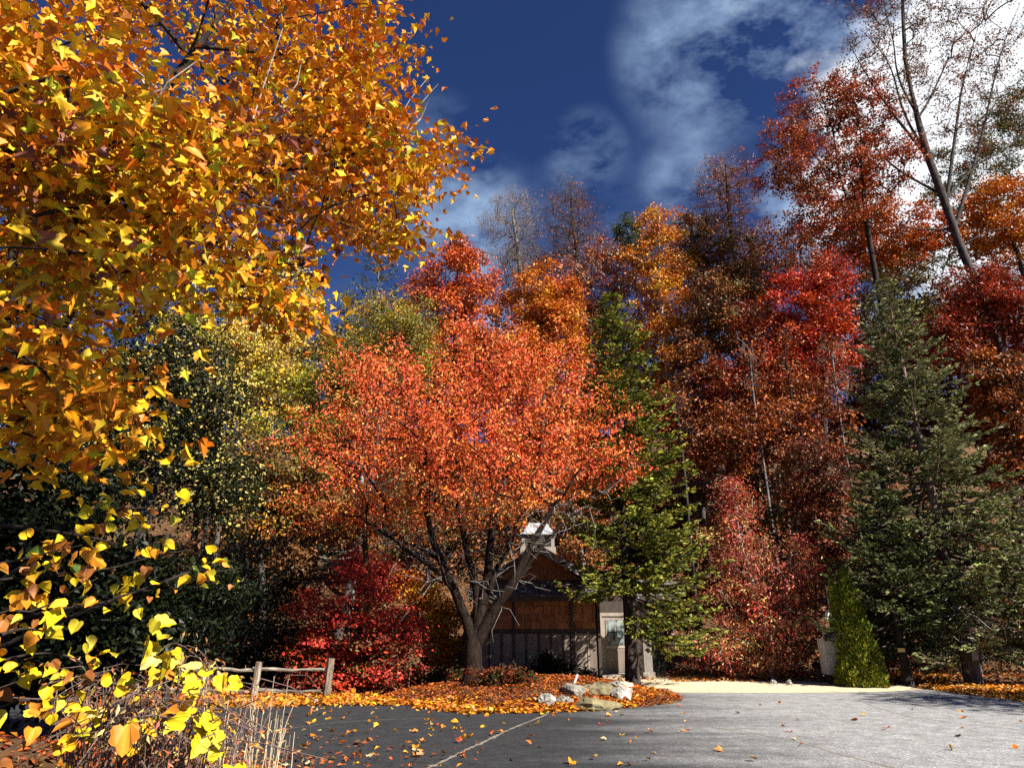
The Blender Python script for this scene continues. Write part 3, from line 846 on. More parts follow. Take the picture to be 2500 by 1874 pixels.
box('door_step', (dx0 - .2, dx1 + .2, DY - .55, DY - .04, -.05, .10), STONE, cabin, CO)
# porch post and dark bay on the right
box('porch_post', (4.72, 5.02, 25.4, 25.7, -.05, 2.72), GREYP, cabin, CO)
box('post_base', (4.66, 5.08, 25.34, 25.76, -.05, .22), STONE, cabin, CO)
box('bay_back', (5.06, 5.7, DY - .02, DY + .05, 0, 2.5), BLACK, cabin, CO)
P = np.array([[[4.28, 24.05, 2.98], [4.42, 24.02, 2.86], [4.40, 24.0, 2.70], [4.25, 24.05, 2.55], [4.22, 24.3, 2.45]]])
v, f = tubes(P, np.full((1, 5), .04), 8)
mesh('gutter_spout', v, f, STK, cabin, org=CO, smooth=True)
# cupola
cx0, cx1, cy0, cy1 = .38, 1.66, 26.2, 27.4
cup = box('cupola', (cx0 + .05, cx1 - .05, cy0 + .05, cy1 - .05, 4.05, 5.12), BLACK, cabin, CO)
box('skirt_board', (cx0 - .05, cx1 + .05, cy0 - .04, cy1 + .04, 4.2, 4.66), PTRIM, cup, CO)
for x in (cx0, cx1 - .13):
    for y in (cy0, cy1 - .13): box('corner_post', (x, x + .13, y, y + .13, 4.66, 5.14), GREYP, cup, CO)
box('head_board', (cx0 + .13, cx1 - .13, cy0 + .004, cy0 + .06, 5.02, 5.14), GREYP, cup, CO)
for k in range(4):
    v = box_v(cx0 + .13, cx1 - .13, cy0 + .0, cy0 + .02, 4.68 + k * .085, 4.745 + k * .085); v[[1, 3, 5, 7], 1] += .045
    mesh('louver', v, BOXF, TRIM, cup, org=CO)
def frust(a, b, z0, z1, c):
    v = np.array([[c[0] + sx * r, c[1] + sy * r, zz] for r, zz in ((a, z0), (b, z1)) for sx, sy in ((-1, -1), (1, -1), (1, 1), (-1, 1))])
    return v, np.array([[0, 1, 5, 4], [1, 2, 6, 5], [2, 3, 7, 6], [3, 0, 4, 7], [3, 2, 1, 0], [4, 5, 6, 7]])
cc = ((cx0 + cx1) / 2, (cy0 + cy1) / 2)
v, f = merge([frust(.72, .60, 5.14, 5.24, cc), frust(.598, .36, 5.241, 5.62, cc)])
mesh('cupola_roof', v, f, METAL, cup, org=CO)

# ------------------------------------------------------------------ fence, utilities, small props
WOODG = rough_mat('weathered_rail', (.07, .06, .045), (.30, .26, .20), 8, (.3, 1, 1), .9, .9, 20)
WOODP = rough_mat('weathered_post', (.09, .07, .05), (.36, .29, .21), 8, (1, 1, .3), .9, .9, 20)
FY = 18.9
fx = [at(330, 1690, FY)[0], at(492, 1690, FY)[0], at(621, 1690, FY)[0], at(797, 1690, FY)[0]]
fence = empty('split_rail_fence', (fx[1], FY, 0), 'weathered split rail fence with two rough rails beside the asphalt', 'fence')
rg = np.random.default_rng(21); FO = (fx[1], FY, 0)
for i, x in enumerate(fx):
    h = (.80, .82, .84, .92)[i]; w = (.09, .085, .085, .11)[i]
    P = np.array([[x + rg.normal(0, .01), FY, z_] for z_ in (-.1, .2, .5, h)])[None]; P[0, :, 0] += np.linspace(0, .03, 4)
    v, f = tubes(P, w * np.array([[1.05, 1, .95, .9]]) * rg.uniform(.93, 1.07, (1, 4)), 7)
    v = v + rg.normal(0, .008, v.shape)
    mesh('post', v, [f, np.arange(21, 28)[None]], WOODP, fence, org=FO)
for i in range(3):
    for zr in (.15, .66):
        xx = np.linspace(fx[i] - .12, fx[i + 1] + .12, 9)
        P = np.stack([xx, FY + .015 + .05 * np.sin(np.linspace(0, 3, 9)), zr + .03 * np.sin(np.linspace(0, 5, 9) + i) + rg.normal(0, .008, 9)], 1)[None]
        v, f = tubes(P, .042 * rg.uniform(.85, 1.15, (1, 9)), 6)
        mesh('rail', v + rg.normal(0, .006, v.shape), [f, np.arange(6)[None, ::-1], np.arange(48, 54)[None]], WOODG, fence, org=FO)

UY = 23.0
ux = at(2042, 1600, UY)[0]
cab = empty('utility_cabinet', (ux, UY, 0), 'pale utility cabinet half hidden behind the cone shaped evergreen', 'utility box')
CABM = rough_mat('chalky_white_paint', (.50, .47, .43), (.66, .63, .58), 3, rough=.7, bump=.05)
UO = (ux, UY, 0)
box('housing', (ux - .32, ux + .42, UY + .05, UY + .55, .28, 1.33), CABM, cab, UO)
box('lid', (ux - .345, ux + .445, UY + .02, UY + .58, 1.331, 1.37), CABM, cab, UO)
box('neck', (ux - .16, ux + .12, UY + .15, UY + .42, 1.372, 1.66), CABM, cab, UO)
box('neck_cap', (ux - .20, ux + .16, UY + .11, UY + .46, 1.661, 1.71), STK, cab, UO)
for k in (-.24, .3): box('leg', (ux + k, ux + k + .07, UY + .15, UY + .45, -.05, .278), TRIM, cab, UO)
mz = float(at(2036, 1503, UY)[2])
met = empty('electric_meter', (ux, UY + .1, 0), 'round white dial on a dark pole above the pale utility cabinet', 'meter')
MO = (ux, UY + .1, 0)
ang = np.linspace(0, 2 * math.pi, 20, endpoint=False)
def disc(cx, cy, cz, r, th, mat, nm, par, org):
    a = np.stack([cx + r * np.cos(ang), np.full(20, cy), cz + r * np.sin(ang)], 1); b = a + [0, th, 0]
    i = np.arange(20); mesh(nm, np.concatenate([a, b]), [np.stack([i, (i + 1) % 20, 20 + (i + 1) % 20, 20 + i], 1), i[None, ::-1], (20 + i)[None]], mat, par, org=org)
mx_ = at(2036, 1503, UY)[0]
box('pole', (mx_ + .04, mx_ + .14, UY + .14, UY + .24, 1.72, mz + .2), TRIM, met, MO)
disc(mx_, UY + .02, mz, .24, .11, STK, 'rim', met, MO)
disc(mx_, UY + .005, mz, .15, .012, METAL, 'dial', met, MO)
disc(mx_ - .05, UY - .004, mz + .03, .03, .008, BLACK, 'hub', met, MO)

c = on_ground(2003, 1664); 
bl = empty('bollard', c, 'short dark post with a cap beside the gravel drive', 'post')
v, f = tubes(np.array([[[0, 0, -.05], [0, 0, .42]]]), np.array([[.09, .09]]), 8); mesh('shaft', v, f, TRIM, bl)
v, f = merge([frust(.15, .15, .42, .55, (0, 0)), frust(.149, .10, .551, .60, (0, 0))]); mesh('cap', v, f, BLACK, bl)
for lab, px_, py_, s in (('small white stone by the drive under the pink leaved shrub', 1888, 1653, .13), ('smaller pale stone at the drive edge right of the pink leaved shrub', 1927, 1658, .16)):
    o = rock(lab, px_, py_, 22.6, 9, 8, STONE_W, int(px_)); o['group'] = 'stones at the drive edge'; o.location.z = .06

# ------------------------------------------------------------------ foreground maple
def pick_visible(pos, size, n, cell=9.0):
    """indices of the leaves that show largest: nearest ones first, skipping those a nearer one already covers."""
    px_, py_, d = proj(pos)
    ok = (d > .3) & (px_ > -20) & (px_ < 2520) & (py_ > -20) & (py_ < 1894)
    order = np.argsort(np.where(ok, d / size, 1e9)); seen = set(); out = []
    near = np.argsort(np.where(ok, d, 1e9)); cover = {}
    for i in near:
        if not ok[i]: break
        key = (int(px_[i] // cell), int(py_[i] // cell))
        r_ = int(size[i] / d[i] * FOC * .25 // cell)
        if key not in cover:
            out.append(i)
            for a in range(-r_, r_ + 1):
                for b in range(-r_, r_ + 1): cover.setdefault((key[0] + a, key[1] + b), i)
    out = sorted(out, key=lambda i: -size[i] / d[i])
    return np.array(out[:n])


def vein(V):
    """paler midrib, redder lobe tips."""
    e = np.clip(np.abs(V[:, 1:2]) * 1.6 + np.abs(V[:, 0:1] - .35) * .5, 0, 1)
    k = np.ones((len(V), 3)) * (1 - e * np.array([.02, .24, .3]))
    k[np.abs(V[:, 1]) < .01] *= [1.05, 1.2, 1.2]
    return k


def leafy(root, org, pos, fr, size, half, palc, ci, mat, seed, n_single=300, fold=.3, curl=.3, ripple=.03, name='leaf', stuff='foliage', rest_half=None):
    """The 300 leaves that show largest as single parts, the rest joined into one part."""
    rng = np.random.default_rng(seed)
    sel = pick_visible(pos, size, n_single)
    rest = np.setdiff1d(np.arange(len(pos)), sel)
    shapes = [leaf_shape(half, fold * a, curl * b, ripple, seed + k) for k, (a, b) in enumerate(((1, 1), (.4, 1.6), (1.6, .3)))]
    rshapes = [leaf_shape(rest_half, fold * a, curl * b, ripple, seed + k) for k, (a, b) in enumerate(((1, 1), (.4, 1.6), (1.6, .3)))] if rest_half else shapes
    palc = np.asarray(palc); meshes = {}
    vs, fs, cs, off = [], [], [], 0
    k = rng.integers(0, 3, len(pos))
    for j in range(3):
        m = rest[k[rest] == j]
        cols = palc[ci[m]] * rng.lognormal(0, .15, (len(m), 1)) * rng.lognormal(0, .05, (len(m), 3))
        v, f, c = bake(rshapes[j], pos[m], (fr[0][m], fr[1][m], fr[2][m]), size[m], cols)
        c = np.clip(c * np.tile(vein(rshapes[j][0]), (len(m), 1)), .002, .8)
        vs.append(v); fs.append(f + off); cs.append(c); off += len(v)
    mesh(stuff, np.concatenate(vs), np.concatenate(fs), mat, root, colors=np.concatenate(cs), org=org, kind='stuff')
    for i in sel:
        key = (int(k[i]), int(ci[i]))
        if key not in meshes:
            V, F = shapes[key[0]]
            c = np.tile(palc[key[1]], (len(V), 1)) * rng.lognormal(0, .2, (len(V), 1)) * vein(V)
            meshes[key] = mesh_data(name, V, F, mat, np.clip(c, .002, .8))
        o = obj(name, meshes[key], root)
        place(o, pos[i] - np.asarray(org), (fr[0][i], fr[1][i], fr[2][i]), size[i])


def spray_leaves(rng, cl, per, rad, flat=.5):
    n = int(len(cl) * per); ci = rng.integers(0, len(cl), n)
    qx, qy, _d = proj(cl); off = (qx < -60) | (qy < -60) | (_d < .3)        # sparser where the photograph does not look
    ci = ci[~off[ci] | (rng.random(n) < .4)]; n = len(ci)
    return cl[ci] + rng.normal(0, 1, (n, 3)) * rad * np.array([1, 1, flat]), ci


def maple():
    rng = np.random.default_rng(101)
    base = np.array([-5.6, 5.2, 0.1])
    # sprays of the crown: px, py, rx, ry in the photograph and how far away they hang
    reg = [(120, 60, 260, 190, 3.0, 26), (420, 40, 260, 160, 4.6, 22), (700, 60, 240, 150, 5.0, 26), (850, 120, 90, 110, 5.3, 9), (945, 240, 50, 50, 5.4, 3), (965, 95, 45, 60, 5.6, 2),
           (150, 300, 260, 160, 2.9, 30), (420, 330, 240, 140, 3.8, 28), (680, 300, 230, 150, 4.8, 26), (830, 330, 140, 100, 5.1, 15),
           (920, 420, 110, 80, 5.2, 12), (1010, 410, 60, 45, 5.3, 5), (1085, 365, 40, 16, 5.4, 2), (800, 460, 200, 110, 4.9, 18), (560, 470, 220, 110, 4.2, 20), (250, 500, 280, 120, 3.2, 28), (820, 580, 190, 80, 5.2, 15),
           (910, 560, 90, 60, 5.4, 7), (1000, 585, 25, 18, 5.4, 1),
           (80, 690, 230, 130, 2.9, 20), (390, 640, 200, 90, 3.9, 14), (620, 660, 150, 80, 4.6, 9), (650, 740, 70, 50, 4.6, 3),
           (60, 860, 170, 90, 2.7, 9), (100, 1010, 130, 70, 2.6, 11), (310, 960, 35, 40, 3.0, 2), (200, 1130, 40, 30, 2.8, 1),
           (-250, 300, 300, 500, 3.2, 40), (-250, 850, 200, 200, 3.0, 9), (300, -320, 600, 260, 4.6, 40), (850, -250, 300, 200, 6.0, 20)]
    cl = []
    for px_, py_, rx, ry, Yd, n in reg:
        a = rng.uniform(0, 2 * math.pi, n); r_ = np.sqrt(rng.random(n))
        cl.append(at(px_ + rx * r_ * np.cos(a), py_ + ry * r_ * np.sin(a), Yd + rng.exponential(.85, n) - .25))
    over = np.stack([rng.uniform(-1.4, 1.7, 90), rng.uniform(-1.4, 1.35, 90), rng.uniform(4.2, 6.2, 90)], 1)   # unseen boughs added overhead to shade the leaves at lower left
    cl = np.concatenate(cl)
    cpx, cpy, _d = proj(cl)
    for zx, zy, ax, ay, kf in ((430, 90, 190, 120, 1.5), (640, 460, 170, 80, 1.28), (160, 770, 260, 90, 1.35), (820, 590, 190, 60, 1.2), (60, 620, 130, 60, 1.4), (560, 220, 110, 60, 1.35), (330, 880, 90, 120, 1.5)):
        m = ((cpx - zx) / ax) ** 2 + ((cpy - zy) / ay) ** 2 < 1
        cl[m] = EYE + (cl[m] - EYE) * kf * rng.uniform(.95, 1.25, (m.sum(), 1))
    cl = np.concatenate([cl, over])
    bough = resample([base + [1.3, .25, 5.2], [-4.0, 2.6, 5.8], [-2.2, .6, 5.6], [-.4, -.3, 5.5], [1.3, -.2, 5.6]], 14)
    trunk = resample([base, base + [.2, .1, 2.2], base + [.9, .2, 4.3], base + [1.7, .3, 6.5], base + [2.4, .4, 8.6]], 16)
    trad, ch, cr = grow(rng, trunk, cl, .26, .0045, .8, 6, limbs=[bough])
    cr = np.minimum(cr, .055)
    root = empty('maple_tree', base, 'big yellow and orange maple hanging over the upper left corner', 'tree')
    v, f = merge([tubes(trunk[None], trad[None], 10), tubes(ch, cr, 6), tubes(bough[None], np.linspace(.12, .02, 14)[None], 7)])
    mesh('trunk', v, f, BARK_DARK, root, org=base, smooth=True)
    # bare pale twigs poking out of the crown
    tw = []
    for a, b, Yd in (((355, 290), (480, 150), 3.2), ((375, 250), (475, 250), 3.2), ((330, 240), (410, 178), 3.1), ((340, 235), (295, 172), 3.1), ((345, 320), (378, 252), 3.2), ((375, 210), (362, 110), 3.3), ((358, 215), (322, 152), 3.3),
                     ((615, 298), (690, 70), 4.3), ((615, 298), (700, 280), 4.3), ((685, 262), (735, 155), 4.5), ((500, 318), (552, 272), 4.0), ((620, 350), (740, 300), 4.3), ((590, 395), (810, 372), 4.4), ((560, 500), (690, 512), 4.2), ((750, 225), (810, 182), 5.0),
                     ((985, 330), (1070, 205), 5.5), ((1000, 318), (1048, 240), 5.5), ((965, 305), (1045, 190), 5.5), ((1015, 305), (1040, 262), 5.5), ((880, 25), (950, 10), 5.6)):
        p0 = at(a[0], a[1], Yd); p1 = at(b[0], b[1], Yd + rng.normal(0, .08)); m_ = (p0 + p1) / 2 + rng.normal(0, .03, 3)
        tw.append(np.array([p0, m_, p1]))
    v, f = tubes(np.array(tw), np.tile([.0075, .0055, .003], (len(tw), 1)), 4)
    mesh('bare_twigs', v, f, BARK_PALE, root, org=base, kind='stuff')
    pos, ci = spray_leaves(rng, cl, 52, .21, .38)
    n = len(pos)
    # leaves hang in layered tiers, tilted towards the light
    fr = frames(rng, n, 1.7, .7, .15)
    pal = [Y, YO, O, (.58, .20, .01), YG, (.34, .12, .02), (.20, .07, .05), (.70, .46, .02), (.44, .30, .02)]
    pxp, pyp, d_ = proj(cl)
    wgt = np.tile(np.array([2.6, 3.2, 2.2, 2.0, .9, .8, .4, 1.7, 1.0]), (len(cl), 1))
    wgt[pyp < 140] *= np.array([1, 1.2, 1.6, 1.6, .4, 1, 1, .9, .6])
    wgt[pxp > 780] *= np.array([.9, 1.5, 1.9, 1.7, .3, 1, .4, .8, .6])
    wgt[(pyp > 600) & (pxp < 260)] *= np.array([.9, 1, .8, 1, 2.4, 1, .6, .9, 1.6])
    wgt[(pyp > 840)] *= np.array([1.4, 1.8, 1.3, 1.5, .4, .4, .2, 1.4, .4])
    wgt[(abs(pxp - 650) < 170) & (abs(pyp - 420) < 130)] *= np.array([.6, .6, .8, .8, .5, 2, 5, .6, 1])
    cc_ = np.array([rng.choice(9, p=w / w.sum()) for w in wgt])
    alt = np.array([rng.choice(9, p=w / w.sum()) for w in wgt[ci]])
    col = np.where(rng.random(n) < .45, cc_[ci], alt)
    leafy(root, base, pos, fr, rng.uniform(.042, .095, n), MAPLE_HALF, pal, col, LEAF_NEAR, 7, curl=.6, fold=.45, rest_half=MAPLE_SMALL)


maple()


def redbud():
    rng = np.random.default_rng(202)
    base = np.array([-3.6, 3.0, 0.0])
    runs = [([(-300, 1500), (-50, 1420), (120, 1400), (250, 1395), (360, 1360), (470, 1340)], 2.35, 26), ([(-300, 1650), (0, 1480), (80, 1500), (160, 1450), (240, 1410)], 2.1, 22),
            ([(120, 1340), (240, 1250), (330, 1240), (400, 1235), (440, 1250)], 2.7, 18), ([(400, 1420), (470, 1390), (540, 1395), (590, 1385)], 3.2, 12),
            ([(-200, 1700), (0, 1610), (100, 1590), (180, 1600), (230, 1640)], 2.2, 32), ([(260, 1470), (320, 1445), (370, 1440)], 2.5, 8),
            ([(-150, 1400), (30, 1370), (110, 1350), (200, 1330)], 2.2, 16), ([(-100, 1780), (40, 1700), (120, 1720), (230, 1665)], 2.3, 18),
            ([(0, 1550), (60, 1530), (130, 1545)], 2.0, 10), ([(150, 1300), (220, 1310), (300, 1330)], 2.4, 10)]
    chains, rad, pos = [], [], []
    for pts_, Yd, n in runs:
        P = at(np.array([p[0] for p in pts_], float), np.array([p[1] for p in pts_], float), Yd + np.linspace(-.15, .15, len(pts_)))
        P = resample(P, 12); chains.append(P); rad.append(np.linspace(.006, .002, 12))
        n = int(n * 1.45); u = rng.uniform(.15, 1, n) * 11; k = np.minimum(u.astype(int), 10); fr_ = u - k
        q_ = P[k] * (1 - fr_)[:, None] + P[k + 1] * fr_[:, None] + rng.normal(0, .05, (n, 3)) * [1, 1.6, 1]
        pos.append(q_)
    link = [np.linspace(base + [0, 0, .2 * i], c[0], 12) + np.sin(np.linspace(0, math.pi, 12))[:, None] * [0, 0, .15] for i, c in enumerate(chains)]
    root = empty('redbud_sapling', base, 'young redbud with heart shaped yellow leaves arching in at the lower left', 'tree')
    v, f = tubes(np.array(chains + link), np.array(rad + [np.linspace(.020, .006, 12)] * len(link)), 6)
    mesh('branches', v, f, BARK_DARK, root, org=base, smooth=True)
    pos = np.concatenate(pos); n = len(pos)
    fr = frames(rng, n, .3, .9, 1.0)
    pal = [(.68, .50, .015), (.70, .44, .015), (.52, .46, .03), (.56, .25, .02), (.30, .12, .03), (.14, .22, .03)]
    ci = rng.choice(6, n, p=[.34, .20, .12, .18, .12, .04])
    leafy(root, base, pos, fr, rng.uniform(.022, .050, n), HEART_HALF, pal, ci, LEAF_NEAR, 17, 240, .35, .6, .05)


redbud()


def bramble():
    rng = np.random.default_rng(303)
    base = np.array([-3.2, 5.6, .35])
    root = empty('bramble_bush', base, 'tangled bramble with arching brown canes and lobed yellow leaves', 'bush')
    ch = []
    for i in range(150):
        px0, px1 = rng.uniform(180, 540), 0
        p0 = at(px0, rng.uniform(1780, 1870), 5.3 + rng.normal(0, .35)); p0[2] = max(float(bank(p0[0], p0[1])), 0)
        px1 = px0 + rng.normal(0, 90); py1 = rng.uniform(1600, 1790)
        p1 = at(px1, py1, 5.3 + rng.normal(0, .45)); p2 = p1 + np.array([rng.normal(0, .35), rng.normal(0, .25), -rng.uniform(.02, .4)])
        m_ = (p0 + p1) / 2 + [rng.normal(0, .12), rng.normal(0, .1), .25]
        ch.append(resample([p0, m_, p1, p2], 9))
    for pts_ in ([(395, 1680), (410, 1590), (450, 1570), (500, 1590), (520, 1650)], [(430, 1720), (440, 1610), (480, 1590), (508, 1640), (500, 1690)], [(480, 1640), (505, 1608), (530, 1618), (540, 1650)], [(380, 1600), (420, 1560), (470, 1590), (500, 1620)]):
        ch.append(resample(at(np.array([p[0] for p in pts_], float), np.array([p[1] for p in pts_], float), 5.2 + rng.normal(0, .05, len(pts_))), 9))
    ch = np.array(ch)
    v, f = tubes(ch, np.outer(rng.uniform(.004, .008, len(ch)), np.linspace(1, .45, 9)), 4)
    mesh('canes', v, f, CANE, root, org=base, kind='stuff')
    spots = [(410, 1612, 40, 25, 7), (470, 1640, 40, 35, 9), (420, 1660, 30, 30, 5), (310, 1668, 25, 15, 3), (540, 1670, 20, 35, 7), (500, 1745, 40, 50, 13), (395, 1735, 40, 30, 6), (180, 1755, 20, 20, 3), (220, 1780, 25, 20, 3), (250, 1745, 15, 15, 2), (310, 1785, 25, 20, 4), (345, 1775, 20, 15, 2), (320, 1830, 20, 15, 3), (140, 1865, 20, 12, 2), (500, 1800, 25, 25, 4), (80, 1725, 14, 16, 2), (160, 1830, 20, 14, 2), (520, 1850, 40, 20, 3), (360, 1560, 50, 20, 4), (385, 1530, 25, 15, 3)]
    pos = []
    for px_, py_, rx, ry, n in spots:
        pos.append(at(px_ + rng.normal(0, rx * .6, n), py_ + rng.normal(0, ry * .6, n), 4.9 + rng.normal(0, .3, n)))
    pos = np.concatenate(pos); n = len(pos)
    # small withered leaves caught in the canes
    q_ = ch[rng.integers(0, len(ch), 1500), rng.integers(3, 9, 1500)] + rng.normal(0, .05, (1500, 3))
    v, f, c = bake(SLIM, q_, frames(rng, 1500, 0, .8), rng.uniform(.03, .07, 1500), pigments(rng, [(TAN, 2), (BR, 3), (PK, .6), (RU, 1), (PY, 1)], 1500))
    mesh('withered_leaves', v, f, LEAF_DRY, root, colors=c, org=base, kind='stuff')
    fr = frames(rng, n, .2, .8, 1.3)
    pal = [(.66, .50, .015), (.58, .50, .03), (.64, .36, .015), (.62, .46, .14), (.5, .2, .02)]
    leafy(root, base, pos, fr, rng.uniform(.075, .15, n), GRAPE_HALF, pal, rng.choice(5, n, p=[.42, .24, .16, .12, .06]), LEAF_NEAR, 27, 200, .3, .3, .03)


bramble()


def stalks():
    rng = np.random.default_rng(404)
    b0 = at(590, 1874, 6.6); b0[2] = 0
    root = empty('dry_grass', b0, 'clump of tall dry straw coloured stalks at the asphalt edge', 'grass')
    root['kind'] = 'stuff'
    ch = []; bits = []
    for i in range(46):
        px0 = rng.uniform(470, 690); py1 = rng.choice([rng.uniform(1620, 1680), rng.uniform(1700, 1830)], p=[.22, .78])
        Yd = 6.4 + rng.normal(0, .4)
        p0 = at(px0, 1885, Yd); p0[2] = min(max(float(bank(p0[0], p0[1])), 0), p0[2])
        p1 = at(px0 + rng.uniform(10, 40), py1, Yd + rng.normal(0, .2))
        c_ = resample([p0, (p0 + p1) / 2 + rng.normal(0, .02, 3), p1], 8); c_ += rng.normal(0, .004, c_.shape)
        ch.append(c_)
        for k in range(7): bits.append(c_[rng.integers(4, 8)])
    ch = np.array(ch)
    v, f = tubes(ch, np.outer(rng.uniform(.0035, .0075, len(ch)), np.linspace(1, .5, 8)), 4)
    mesh('stalks', v, f, STALK, root, org=b0, kind='stuff')
    bits = np.array(bits) + rng.normal(0, .006, (len(bits), 3)); n = len(bits)
    v, f, c = bake(SLIM, bits, frames(rng, n, .2, -.4), rng.uniform(.015, .05, n), pigments(rng, [(TAN, 3), (PY, 2), (BR, 1)], n))
    mesh('seed_heads', v, f, LEAF_DRY, root, colors=c, org=b0, kind='stuff')


stalks()


# ------------------------------------------------------------------ the cherry in the raised bed
def cherry():
    rng = np.random.default_rng(505)
    Yc = 19.4
    b = at(1152, 1692, 18.6); base = np.array([b[0], Yc - .6, float(bed(b[0], Yc - .6)) - .05])
    E = [(1130, 1000, 330, 150), (960, 1040, 210, 120, -.8), (1330, 1040, 190, 130, .5), (1180, 930, 200, 90), (880, 1110, 115, 70, -.5), (1420, 1130, 130, 70, .4), (840, 1240, 110, 60, -.8), (1000, 1200, 200, 80, -1.4), (1230, 1130, 220, 80, -1.5), (800, 1130, 70, 30, -.4), (1490, 1140, 50, 40, .6), (775, 1090, 55, 22), (930, 920, 90, 40), (1290, 890, 80, 40), (1060, 1090, 200, 80, -2.3), (900, 1290, 150, 40, -.6), (1010, 1270, 120, 50, .8), (1240, 1220, 150, 50, -1.2), (1330, 1180, 110, 50, .6), (740, 1290, 40, 40, -.4)]
    ells = px_ells(E, Yc)
    cl, _ = sample_ells(rng, ells, 430, 1.4, .07)
    stems = [([(1150, 1560), (1125, 1480), (1095, 1410), (1060, 1330), (1030, 1220), (1000, 1080)], .13, -.4), ([(1158, 1560), (1180, 1470), (1195, 1380), (1205, 1270), (1215, 1130), (1200, 960)], .14, .5),
             ([(1165, 1570), (1215, 1470), (1260, 1410), (1300, 1330), (1350, 1240), (1420, 1140)], .15, -.3), ([(1160, 1560), (1170, 1460), (1150, 1380), (1120, 1260), (1110, 1100), (1100, 940)], .11, .9),
             ([(1195, 1440), (1240, 1330), (1290, 1220), (1320, 1080)], .08, .2), ([(1110, 1440), (1050, 1380), (960, 1320), (880, 1260)], .06, -.8), ([(1080, 1370), (1010, 1330), (930, 1290)], .045, -.2), ([(1225, 1460), (1290, 1385), (1345, 1300), (1480, 1200)], .06, .3)]
    parts = []; T = resample([base, base + [.02, 0, .7], at(1155, 1600, Yc - .5), at(1157, 1555, Yc - .4)], 8)
    rr = np.array([.34, .27, .245, .235, .23, .225, .22, .19]); parts.append(tubes(T[None], rr[None], 12))
    allp = [T]
    for pts_, r_, dy in stems:
        P = at(np.array([p[0] for p in pts_], float), np.array([p[1] for p in pts_], float), Yc - .4 + np.linspace(0, dy, len(pts_)))
        P = resample(P, 14); P[1:-1] += rng.normal(0, .025, (12, 3)); allp.append(P)
        parts.append(tubes(P[None], np.linspace(r_ * 1.2, .022, 14)[None], 9))
    root = empty('cherry_tree', base, 'orange red cherry with forking trunk standing in the raised bed before the cabin', 'tree')
    nodes = np.concatenate(allp)
    nodes = nodes[nodes[:, 2] > base[2] + 1.9]
    K = 5; buf = [nodes]; ch = []; cnt = len(nodes)
    big = np.zeros((cnt + len(cl) * 3, 3)); big[:cnt] = nodes; par = np.full(len(big), -1); w = np.zeros(len(big)); st = []
    for i in np.argsort(np.min(np.linalg.norm(cl[:, None] - nodes[None], axis=2), 1)):
        c_ = cl[i]; d = c_ - big[:cnt]; dist = np.linalg.norm(d, axis=1); j = int(np.argmin(dist * (1 + .5 * np.clip(-d[:, 2] / np.maximum(dist, .01) + .3, 0, 2))))
        p0 = big[j]; m_ = (p0 + c_) / 2 + [0, 0, .08 * dist[j]] + rng.normal(0, .06 * dist[j], 3); s = np.linspace(0, 1, K)[:, None]
        cc_ = (1 - s) ** 2 * p0 + 2 * s * (1 - s) * m_ + s * s * c_
        ch.append(cc_); big[cnt:cnt + 3] = cc_[1:4]; par[cnt] = j; par[cnt + 1] = cnt; par[cnt + 2] = cnt + 1; st.append(cnt); w[cnt + 2] += 1; cnt += 3
    for k in range(cnt - 1, len(nodes) - 1, -1):
        if par[k] >= len(nodes): w[par[k]] += w[k]
    rad = .010 * np.maximum(w, 1) ** .45
    cr = np.array([[rad[c0] * 1.05, rad[c0], rad[c0 + 1], rad[c0 + 2], .007] for c0 in st])
    parts.append(tubes(np.array(ch), cr, 5))
    v, f = merge(parts); mesh('trunk', v, f, BARK_CHERRY, root, org=base, smooth=True)
    # bare lower twigs
    n = 300; o = nodes[rng.integers(0, len(nodes), n)]; o = o[(o[:, 2] < 5.6)]; n = len(o)
    d = nrm(rng.normal(0, 1, (n, 3)) * [1, 1, .7] + [0, 0, .2]) * rng.uniform(.4, 1.5, (n, 1))
    P = np.stack([o, o + d * .4 + rng.normal(0, .06, (n, 3)), o + d * .75 + rng.normal(0, .1, (n, 3)), o + d + rng.normal(0, .12, (n, 3))], 1)
    v, f = tubes(P, np.tile([.012, .009, .007, .004], (n, 1)), 4); mesh('twigs', v, f, BARK_GREY, root, org=base, kind='stuff')
    n = 42000; ci = rng.integers(0, len(cl), n)
    od = nrm(nrm(cl - (base + [0, 0, 4.2])) + rng.normal(0, .35, cl.shape) + [0, 0, .25])     # leafy shoots pointing outwards
    pos = cl[ci] + od[ci] * (rng.uniform(-.6, 1.05, n))[:, None] + rng.normal(0, 1, (n, 3)) * np.array([.15, .15, .10])
    pal = [((.64, .085, .022), 4), ((.64, .125, .025), 3.4), ((.62, .19, .02), 1.8), ((.56, .05, .018), 3), ((.74, .33, .07), 1.4)]
    cw = rng.choice(5, len(cl), p=np.array([p[1] for p in pal]) / sum(p[1] for p in pal))
    _, pyp, _ = proj(pos)
    which = np.where(rng.random(n) < .5, cw[ci], rng.choice(5, n, p=np.array([p[1] for p in pal]) / sum(p[1] for p in pal)))
    low = pos[:, 2] < 5.2
    which = np.where(low & (rng.random(n) < .35), rng.choice([2, 4], n), which)
    v, f, c = bake(SLIM if False else (np.array([[0, 0, 0], [.45, .22, .07], [1, 0, -.10], [.45, -.22, .07]]), np.array([[0, 1, 2, 3]])), pos, frames(rng, n, .3, 1.0, .5), rng.uniform(.085, .15, n), pigments(rng, pal, n, which))
    mesh('crown', v, f, LEAF, root, colors=c, org=base, kind='stuff')


cherry()

